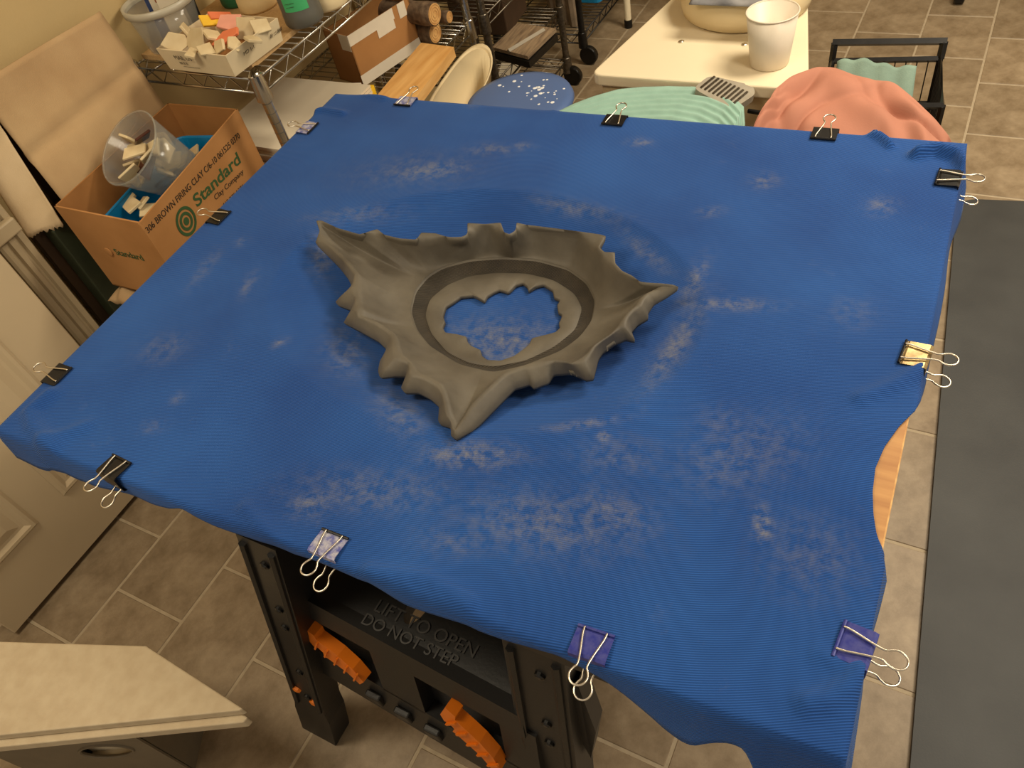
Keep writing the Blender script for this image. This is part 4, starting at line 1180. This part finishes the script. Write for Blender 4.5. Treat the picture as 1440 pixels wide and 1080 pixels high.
# taped cardboard box (tilted open)
q0 = PZ(512, 122, ZL); q1 = PZ(594, 66, ZL)
tb = thing('taped_box', 'brown cardboard box patched with white tape on the lower shelf', 'box', (q0.x, q0.y, ZL + .001))
d = (q1 - q0).normalized(); nn = Vector((-d.y, d.x, 0)); Ln = .245; Dp = .11; Hb = .15
def tbp(a, b_, h0, h1, mtl, nm='side_panel'):
    bm = B(); quad_slab(bm, [a + Vector((0, 0, h0)), b_ + Vector((0, 0, h0)), b_ + Vector((0, 0, h1)), a + Vector((0, 0, h1))], .004); return obj(nm, bm, mtl, tb)
o0 = Vector((0, 0, 0)); e_ = d * Ln; f_ = nn * Dp
fp = tbp(o0, e_, 0, Hb, m_card); tbp(e_, e_ + f_, 0, Hb, m_cardin); tbp(e_ + f_, f_, 0, Hb, m_cardin); np_ = tbp(f_, o0, 0, Hb, m_card)
obj('base', prism([(p.x, p.y) for p in (o0, e_, e_ + f_, f_)], 0, .004), m_cardin, tb)
def tape(par, a, b_, h0, h1, out):
    bm = B(); quad_slab(bm, [a + out + Vector((0, 0, h0)), b_ + out + Vector((0, 0, h0)), b_ + out + Vector((0, 0, h1)), a + out + Vector((0, 0, h1))], .0006); obj('tape', bm, m_tape, par)
on = -nn * .0012
tape(fp, o0, e_ * .72, Hb - .03, Hb + .001, on); tape(fp, e_ * .42, e_ * .70, Hb - .055, Hb - .03, on); tape(fp, e_ * .0, e_, 0, .032, on); tape(fp, e_ * .80, e_ * .92, Hb - .04, Hb + .001, on)
tape(np_, f_ * .38, o0, Hb - .045, Hb + .001, -d * .0012)
for k in range(3):
    c_ = Vector((q0.x, q0.y, ZL)) + d * (.05 + .072 * k) + nn * .055
    tag(obj('wrapped_roll', lathe([(.02, 0), (.034, .01), (.034, .085), (.02, .10)], (c_.x, c_.y, ZL + .01), 20), mat('roll_%d' % k, ((120, 120, 150), (160, 160, 160), (90, 90, 110))[k], .5, var=.2, scale=60), smooth=True), ('violet grey', 'pale grey', 'dark grey')[k] + ' wrapped roll inside the taped cardboard box', 'roll')
# plank
pl = [PZ(531, 133, ZL + .035), PZ(583, 140, ZL + .035), PZ(638, 66, ZL + .035), PZ(592, 60, ZL + .035)]
bm = B(); n_ = (pl[1] - pl[0]).cross(pl[3] - pl[0]).normalized()
pl[0] = pl[0] + (pl[0] - pl[3]) * .35; pl[1] = pl[1] + (pl[1] - pl[2]) * .35
quad_slab(bm, pl, .030)
tag(obj('plank', bm, m_pine), 'pale pine plank lying beside the taped cardboard box', 'plank')
# cream curved tray (washing-up bowl like)
tc_ = Vector((-1.345, 1.83, .345))
tag(obj('carton', box((-1.34, 1.80, .172), (.10, .28, .342), 0, .003), m_cardin), 'tall plain carton under the cream basin beside the chrome shelf unit', 'carton')
bm = B(); n_ = 40; rgs = []
for (s, z) in ((.78, 0), (1.0, .11), (1.06, .115), (1.06, .108), (1.0, .10), (.97, .108), (.76, .005)):
    rg = []
    for k in range(n_):
        a = 2 * PI * k / n_; ca_, sa_ = math.cos(a), math.sin(a)
        x = .062 * s * math.copysign(abs(ca_) ** .8, ca_); y = .165 * s * math.copysign(abs(sa_) ** .8, sa_)
        zz = z + ((.035 * sa_ - .025 * max(0, ca_)) * (z / .11) if z > .05 else 0)
        rg.append(bm.verts.new((x, y, zz)))
    rgs.append(rg)
for a, b_ in zip(rgs, rgs[1:]):
    for k in range(n_): bm.faces.new((a[k], a[(k + 1) % n_], b_[(k + 1) % n_], b_[k]))
bm.faces.new(rgs[0][::-1]); bm.faces.new(rgs[-1])
o = tag(obj('curved_basin', bm, m_cream, smooth=True, loc=tc_, rot=(0, 0, .0)), 'cream plastic basin with wavy rim in front of the lower shelf', 'basin')
# logs
def log(label, px, py, z, r, ln, rz_):
    c = PZ(px, py, z); t = thing('log', label, 'log', c, rz_, 'logs on the lower shelf')
    pr = [(r * (1 + .05 * math.sin(k * 2.1)), -ln * k / 8) for k in range(9)]
    bm = lathe(pr, (0, 0, 0), 22, Matrix.Rotation(PI / 2, 4, 'Y')); obj('bark', bm, m_bark, t, smooth=True)
    bm = lathe([(r * .9, 0), (r * .9, .0015)], (0, 0, 0), 22, Matrix.Rotation(PI / 2, 4, 'Y')); e_ = obj('cut_end', bm, m_cut, t)
    bm = B()
    for q in (.3, .55, .78): add_tube(bm, [(.002, r * q * math.cos(2 * PI * k / 20), r * q * math.sin(2 * PI * k / 20)) for k in range(20)], .0006, 4, True)
    obj('growth_ring', bm, m_card, e_)
log('bark covered log with pale round cut end, lowest by the basin', 612, 46, ZL + .0345, .032, .24, -.06)
log('bark covered log with pale cut end, on top of another log', 611, 20, ZL + .1025, .033, .24, -.06)
log('thick grey log lying behind the stacked logs', 652, -14, ZL + .046, .04, .22, -.06)
log('short split log leaning behind the basin', 632, 24, ZL + .060, .018, .10, .0)

# ------------------------------------------------------------------ second rack, with boards
wire_rack('wire_shelf_unit', 'dull zinc wire rack holding boards, behind the chrome shelf unit', -1.80, -1.40, 2.12, 2.64, (.10, .30, .52), m_zinc, .9, .0127, True)
def board_item(label, pts, z, th, material, strips=None):
    t = thing('framed_board', label, 'board', PZ(*pts[0], z)); iv_ = -PZ(*pts[0], z)
    q = [PZ(x, y, z) for x, y in pts]
    obj('panel', prism([(p.x, p.y) for p in q], z - th, z), material, t, loc=iv_)
    if strips:
        for a, b_ in strips:
            A_ = PZ(*a, z + .001); B_ = PZ(*b_, z + .001); obj('strip', tube([A_, B_], .008, 4), m_grey, t, loc=iv_)
    return t
board_item('wood grained board with dark edge on the zinc rack', [(692, 66), (742, 79), (782, 40), (728, 32)], .345, .012, mat('weathered_wood', (160, 138, 110), .6, scale=12, col2=(110, 92, 74), stretch=(8, 1, 8)), [((715, 72), (765, 42))])
tag(obj('black_tray', prism([(p.x, p.y) for p in (PZ(694, 74, .33), PZ(744, 87, .33), PZ(784, 48, .33), PZ(730, 40, .33))], .307, .330), m_blackmetal), 'flat black tray under the wood grained board', 'tray')
tag(obj('white_board', prism([(p.x, p.y) for p in (PZ(700, 110, .12), PZ(718, 112, .12), PZ(732, 90, .12), PZ(705, 88, .12))], .106, .120), m_paper), 'small white board on the bottom of the zinc rack', 'board')
bb = PZ(735, 20, .36)
tag(obj('brown_carton', box((-1.62, 2.50, .38), (.22, .2, .14), .1, .004), mat('brown_dark', (70, 50, 32), .7, var=.1)), 'dark brown carton at the back of the zinc rack', 'carton')
# third rack with blue bin
wire_rack('wire_shelf_unit', 'black wire rack on casters with a blue bin, beyond the zinc rack', -1.80, -1.40, 2.80, 3.60, (.12, .40), m_blackmetal, .9, .0127, True)
bin_open('plastic_tub', 'sky blue plastic bin on the black wire rack', (-1.53, 3.20, .126), .10, .14, .14, mat('sky_bin', (30, 140, 196), .4, var=.05), 0)
bmr = B()
for k in range(4):
    add_tube(bmr, [(-1.46 - .03 * k, 2.86 + .01 * k, .13), (-1.47 - .03 * k, 2.87, .28), (-1.45 - .03 * k, 2.90, .38)], [.02, .024, .012], 8)
tag(obj('cloth_bundle', bmr, mat('grey_brown_cloth', (140, 122, 100), .9, var=.15)), 'bundle of grey brown cloth hanging in the black wire rack', 'cloth')
pp = PZ(884, 38, 0)
t = thing('side_table', 'white side table on a thin metal leg with black foot beyond the wheel', 'table', (pp.x, pp.y, 0))
obj('pole', lathe([(.014, .03), (.014, .62)], (0, 0, 0), 14), m_white, t); obj('foot', lathe([(.017, 0), (.017, .032), (.014, .034)], (0, 0, 0), 14), m_blackmetal, t)
obj('top', box((.36, .30, .635), (.7, .7, .03), bevel=.004), m_white, t)
# swivel chair base far off
sc_ = thing('chair_base', 'swivel chair base on black casters by the far floor', 'chair', (-.13, 3.72, 0))
for k in range(5):
    a = -PI / 2 + .1 + 2 * PI * k / 5; q = Vector((math.cos(a), math.sin(a), 0)) * .30
    obj('arm', tube([(0, 0, .12), (q.x, q.y, .085)], [.026, .016], 8), m_blackmetal, sc_)
    c = obj('caster', lathe([(.028, -.018), (.032, -.014), (.032, .014), (.028, .018)], (q.x, q.y, .032), 18, Matrix.Rotation(a, 4, 'Z') @ Matrix.Rotation(PI / 2, 4, 'X')), m_blackmetal, sc_)
    obj('stem', lathe([(.008, .05), (.008, .09)], (q.x, q.y, 0), 8), m_blackmetal, sc_)
obj('column', lathe([(.03, .08), (.03, .18), (.02, .18), (.02, .45)], (0, 0, 0), 18), m_blackmetal, sc_)
obj('seat', lathe([(.18, .45), (.2, .46), (.2, .49), (.17, .51)], (0, 0, 0), 28), m_blackmetal, sc_)

# ================================================================== POTTER'S WHEEL
WZ = .50
wq = [PZ(829, 104, WZ), PZ(1138, 126, WZ), PZ(1136, -20, WZ), PZ(935, 6, WZ)]
wq[2] = wq[2] + (wq[2] - wq[1]) * .3; wq[3] = wq[3] + (wq[3] - wq[0]) * .6
pw = thing('pottery_wheel', 'white topped pottery wheel table beyond the cloth covered board', 'pottery wheel', (-.63, 2.15, 0)); ivw = Vector((.63, -2.15, 0))
ol = rounded([(p.x, p.y) for p in wq], .035, 6)
o = obj('table_top', prism(ol, WZ - .035, WZ), m_white, pw, loc=ivw); bv = o.modifiers.new('b', 'BEVEL'); bv.width = .006; bv.segments = 3; bv.limit_method = 'ANGLE'
cw_ = sum(wq, Vector()) / 4
obj('apron', prism([(cw_.x + (x - cw_.x) * .95, cw_.y + (y - cw_.y) * .95) for x, y in ol], WZ - .16, WZ - .034), m_cream, pw, loc=ivw)
for p in wq:
    q = cw_ + (p - cw_) * .85; obj('leg', lathe([(.02, 0), (.02, WZ - .15)], (q.x, q.y, 0), 14), m_grey, pw, loc=ivw)
for x, y in ((958, 59), (1047, 63)):
    p = PZ(x, y, WZ); obj('bolt', lathe([(.0085, 0), (.0085, .002), (.005, .004)], (p.x, p.y, WZ), 14), m_steel, pw, loc=ivw)
for k, (x, y) in enumerate(((1000, 84), (1006, 92))):
    p = PZ(x, y, WZ)
spn = PZ(1012, 51, WZ); SR = .185; spc = Vector((spn.x + .02, spn.y + SR, WZ))
sp_ = thing('splash_pan', 'cream two part splash pan sitting on the pottery wheel', 'splash pan', (spc.x, spc.y, WZ + .0005))
obj('wall', lathe([(SR * .90, 0), (SR * .97, .008), (SR, .03), (SR * 1.01, .085), (SR * .985, .088), (SR * .96, .03), (SR * .9, .008)], (0, 0, 0), 56), m_cream, sp_, smooth=True)
obj('wheel_head', lathe([(.13, .01), (.13, .045), (.125, .05)], (0, 0, 0), 40), m_grey, sp_)
gc = heap('grey_rag', spc.x - .10, spc.x + .16, spc.y - .205, spc.y + .1, 30, 26, lambda u, v, x, y: (x, y, WZ + .094 + .022 * math.sin(PI * u) ** .5 * math.sin(PI * v) ** .5 + .006 * math.sin(u * 19 + v * 8) * math.sin(v * 13)), m_greycloth)
tag(gc, 'crumpled grey cloth lying over the splash pan', 'cloth')
ck = PZ(1084, 97, WZ); cR = .052
cupw = thing('white_cup', 'tapered white plastic cup standing on the wheel table', 'cup', (ck.x - .012, ck.y + .030, WZ + .0005))
Hc = .135
obj('wall', lathe([(.047, 0), (.049, .003), (.0635, Hc), (.0615, Hc), (.047, .006), (.02, .005)], (0, 0, 0), 44), mat('cup_white', (222, 210, 190), .4, var=.02), cupw, smooth=True)
obj('rim', tube([(.0635 * math.cos(2 * PI * k / 40), .0635 * math.sin(2 * PI * k / 40), Hc) for k in range(40)], .0022, 6, True), MATS['cup_white'], cupw, smooth=True)
# ================================================================== STOOL, TOWEL, BASKET
sq = PZ(805, 138, .45); stc = Vector((sq.x - .157, sq.y - .03, 0))
stl = thing('round_stool', 'round blue grey stool seat speckled with white splashes', 'stool', stc)
seat = obj('seat', lathe([(.135, .42), (.155, .425), (.160, .437), (.155, .449), (.135, .453), (.05, .4535)], (0, 0, 0), 48), m_stool, stl, smooth=True)
bm = B(); random.seed(4)
for k in range(46):
    a = random.uniform(-.3, 2.6); r_ = .148 * math.sqrt(random.uniform(.02, .92)); s = random.choice((.002, .0028, .004, .0062))
    add_lathe(bm, [(s, 0), (s * .6, .0006)], (r_ * math.cos(a), r_ * math.sin(a), .4536 if r_ < .134 else .4512), 8)
obj('splash_spots', bm, m_speck, seat)['kind'] = 'stuff'
for k in range(4):
    a = PI / 4 + PI / 2 * k; obj('leg', tube([(.10 * math.cos(a), .10 * math.sin(a), .42), (.15 * math.cos(a), .15 * math.sin(a), 0.0)], .012, 10), m_grey, stl)
# towel over a low crate
tc0 = PZ(920, 150, .43)
crate = thing('wooden_crate', 'low wooden crate hidden under the mint towel', 'crate', (-.73, 1.66, 0))
for z in (.06, .16, .26, .34): obj('slat', box((0, -.10, z), (.36, .012, .06)), m_pine, crate); obj('slat', box((0, .10, z), (.36, .012, .06)), m_pine, crate)
for s in (-.17, .17): obj('end_panel', box((s, 0, .205), (.015, .188, .41)), m_pine, crate)
obj('lid', box((0, 0, .416), (.38, .23, .011)), m_pine, crate)
wave_on(m_mint, 14, .0, .001)
def towel_h(u, v, x, y):
    ex = min(u, 1 - u); 
    top = interp([(0, .405), (.12, .425), (.35, .445), (.6, .447), (.85, .430), (1, .385)], u)
    z = top + .010 * math.sin(PI * v) + .0035 * math.sin(v * 46 + 2.0 * math.sin(u * 2.5)) - .02 * max(0, .10 - v) / .10 - .02 * max(0, v - .93) / .07
    z += .006 * math.sin(u * 9 + v * 3)
    yy = y + .05 * math.sin(u * 3.0)
    return (x, yy, z)
twp = [(782, 158), (805, 148), (835, 137), (870, 126), (905, 121), (940, 119), (975, 120), (1005, 126), (1030, 137), (1046, 152), (1048, 178)]
def towel_px(u, v, x, y):
    k = u * (len(twp) - 1); a = int(min(k, len(twp) - 2)); f = k - a
    q = (lerp(twp[a][0], twp[a + 1][0], f), lerp(twp[a][1], twp[a + 1][1], f))
    z = interp([(0, .462), (.3, .485), (.6, .495), (.9, .49), (1, .47)], u)
    p = PZ(*q, z)
    zz = z + .010 * math.sin(PI * v) + .0042 * math.sin(v * 58 + 1.6 * math.sin(u * 2.5)) * min(1, v * 8) - .035 * max(0, v - .8) / .2
    zz += .004 * math.sin(u * 9 + v * 3) - (.06 * max(0, u - .93) / .07) * v
    return (p.x + .02 * v * (u - .5), p.y - .27 * v, zz)
tw = heap('mint_towel', 0, 1, 0, 1, 60, 110, towel_px, m_mint, thick=.005)
tag(tw, 'ribbed mint green towel spread beside the pottery wheel', 'towel')
# pedal
pd = PZ(1030, 124, .50)
pdl = thing('foot_pedal', 'grey ridged pedal beside the mint towel', 'pedal', (pd.x + .01, pd.y - .02, 0))
rd0 = PZ(1052, 156, .44); rd1 = PZ(1078, 160, .44)
obj('rod', tube([rd0, rd1], .006, 8), m_blackmetal, pdl, loc=(-pd.x - .01, -pd.y + .02, 0))
Tm = Matrix.Translation((-.0, .0, .500)) @ Matrix.Rotation(-.3, 4, 'Z') @ Matrix.Rotation(.18, 4, 'Y')
bm = prism(rounded([(-.09, -.05), (.035, -.06), (.045, .03), (.02, .055), (-.09, .02)], .02, 4), -.02, 0, Tm); obj('plate', bm, m_grey, pdl)
bm = B()
for k in range(9): add_box(bm, (-.075 + k * .0125, -.008, .0015), (.005, .06, .004))
bm.transform(Tm); obj('ridge', bm, m_zinc, pdl)
obj('post', box((-.02, 0, .235), (.04, .04, .47), bevel=.004), m_grey, pdl)
# black wire basket with handle
KZ = .45
k0 = PZ(1170, 86, KZ); k1 = PZ(1322, 83, KZ); k2 = PZ(1319, 190, KZ)
ux = (k1 - k0); wlen = ux.length; ux.normalize(); uy = Vector((ux.y, -ux.x, 0)); dep = .22
bs = thing('wire_basket', 'black metal wire basket trolley with upright handle under the pink cloth', 'basket', (k0.x, k0.y, 0)); ivb = Vector((-k0.x, -k0.y, 0))
c4 = [k0, k1, k1 + uy * dep, k0 + uy * dep]
bm = B(); add_tube(bm, c4, .0085, 4, True); fr_ = obj('top_frame', bm, m_blackmetal, bs, loc=ivb)
for p in c4: obj('post', tube([(p.x, p.y, KZ), (p.x, p.y, .02)], .0085, 6), m_blackmetal, bs, loc=ivb)
bm = B()
zl = .10
for a, b_ in zip(c4, c4[1:] + c4[:1]):
    n_ = 10
    for k in range(1, n_): p = a.lerp(b_, k / n_); add_tube(bm, [(p.x, p.y, KZ), (p.x, p.y, zl)], .0016, 5)
    for z in (zl, .20, .33): add_tube(bm, [(a.x, a.y, z), (b_.x, b_.y, z)], .0026, 5)
for k in range(1, 8):
    a = c4[0].lerp(c4[1], k / 8); b_ = c4[3].lerp(c4[2], k / 8); add_tube(bm, [(a.x, a.y, zl), (b_.x, b_.y, zl)], .0018, 5)
obj('wire_mesh', bm, m_blackmetal, bs, loc=ivb)
h0 = PY(1174, 60, k0.y + .012); h1 = PY(1328, 58, k1.y + .012)
bm = B(); add_tube(bm, [k0, h0], .0085, 4); add_tube(bm, [h0 + (h0 - h1).normalized() * .006, h1 + (h1 - h0).normalized() * .006], .010, 4); add_tube(bm, [h1, k1], .0095, 4)
obj('handle', bm, m_blackmetal, bs, loc=ivb)
for p in c4: obj('foot', lathe([(.014, 0), (.014, .02)], (p.x, p.y, 0), 10), m_blackmetal, bs, loc=ivb)
g_ = k0.lerp(k1, .40) + uy * .035
tag(heap('mint_rag', 0, .19, 0, .09, 24, 14, lambda u, v, x, y: tuple(g_ + ux * (x - .09) + uy * y + Vector((0, 0, .012 + .012 * math.sin(u * 5 + .5) * (1 - v) - .10 * v + .004 * math.sin(u * 23)))), m_mint2), 'grey green cloth hanging in the black wire basket behind the pink cloth', 'cloth')
# pink cloth draped over the basket
pk_top = [(1066, 190), (1075, 155), (1092, 120), (1115, 103), (1150, 92), (1175, 93), (1215, 108), (1255, 114), (1290, 140), (1315, 165), (1335, 188), (1342, 205)]
NUp, NVp = 96, 44
bm = B(); Gp = []
spx = []
for i in range(NUp + 1):
    u = i / NUp; k = u * (len(pk_top) - 1); a = int(min(k, len(pk_top) - 2)); f = k - a
    spx.append((lerp(pk_top[a][0], pk_top[a + 1][0], f), lerp(pk_top[a][1], pk_top[a + 1][1], f)))
for _ in range(4): spx = [spx[0]] + [((spx[i - 1][0] + 2 * spx[i][0] + spx[i + 1][0]) / 4, (spx[i - 1][1] + 2 * spx[i][1] + spx[i + 1][1]) / 4) for i in range(1, NUp)] + [spx[-1]]
zt_ = [(0, .44), (.10, .525), (.2, .545), (.3, .54), (.45, .53), (.62, .525), (.8, .50), (.92, .46), (1, .40)]
for j in range(NVp + 1):
    v = j / NVp; row = []
    for i in range(NUp + 1):
        u = i / NUp; z = interp(zt_, u)
        p = PZ(*spx[i], z)
        # comes towards the table, sagging then falling
        run = .34 * v * (1 - .62 * max(0, u - .35) / .65)
        zz = z - .01 * v - .11 * v ** 2.4 * (1 - .3 * u)
        x = p.x + (.10 * min(0, u - .35)) * v; y = p.y - run * .95
        s = u * 7 + v * 2.2
        f1 = math.sin(u * 11 - v * 5.5 + 1.0); f2 = math.sin(u * 23 + v * 8 + 2 * math.sin(v * 5)); f3 = math.sin(u * 41 - v * 13)
        amp = math.sin(PI * min(1, v * 1.2)) ** .6 if v < .83 else .8
        zz += amp * (.014 * f1 + .006 * f2 + .003 * f3)
        wv_ = mnoise.noise(Vector((u * 3.1, v * 2.3, .7)))
        for kk, (fu, fv, ph, am) in enumerate(((9, -7, .3, .020), (15, 6, 1.1, .012), (6, -12, 2.2, .014))):
            zz -= am * amp * (1 - abs(math.sin(u * fu * .5 + v * fv * .5 + ph + wv_ * 2.0))) ** 4
        crease = math.exp(-((u - .20 - .20 * v) / .028) ** 2); zz -= .022 * crease * amp
        pocket = math.exp(-(((u - .33) / .09) ** 2 + ((v - .62) / .22) ** 2)); zz -= .05 * pocket
        roll = math.exp(-((u - .50 - .42 * (v - .25)) / .075) ** 2); zz += .026 * roll * amp
        row.append(bm.verts.new((x, y, zz)))
    Gp.append(row)
for j in range(NVp):
    for i in range(NUp): bm.faces.new((Gp[j][i], Gp[j][i + 1], Gp[j + 1][i + 1], Gp[j + 1][i]))
# rear drop of the cloth
back = []
for i in range(NUp + 1): back.append(bm.verts.new(Gp[0][i].co + Vector((0, .03, -.10))))
for i in range(NUp): bm.faces.new((Gp[0][i], back[i], back[i + 1], Gp[0][i + 1]))
pkc = obj('pink_cloth', bm, m_pink, smooth=True)
sm = pkc.modifiers.new('s', 'SUBSURF'); sm.levels = 1; sm.render_levels = 1
tag(pkc, 'salmon pink cloth heaped in folds over the black wire basket', 'cloth')
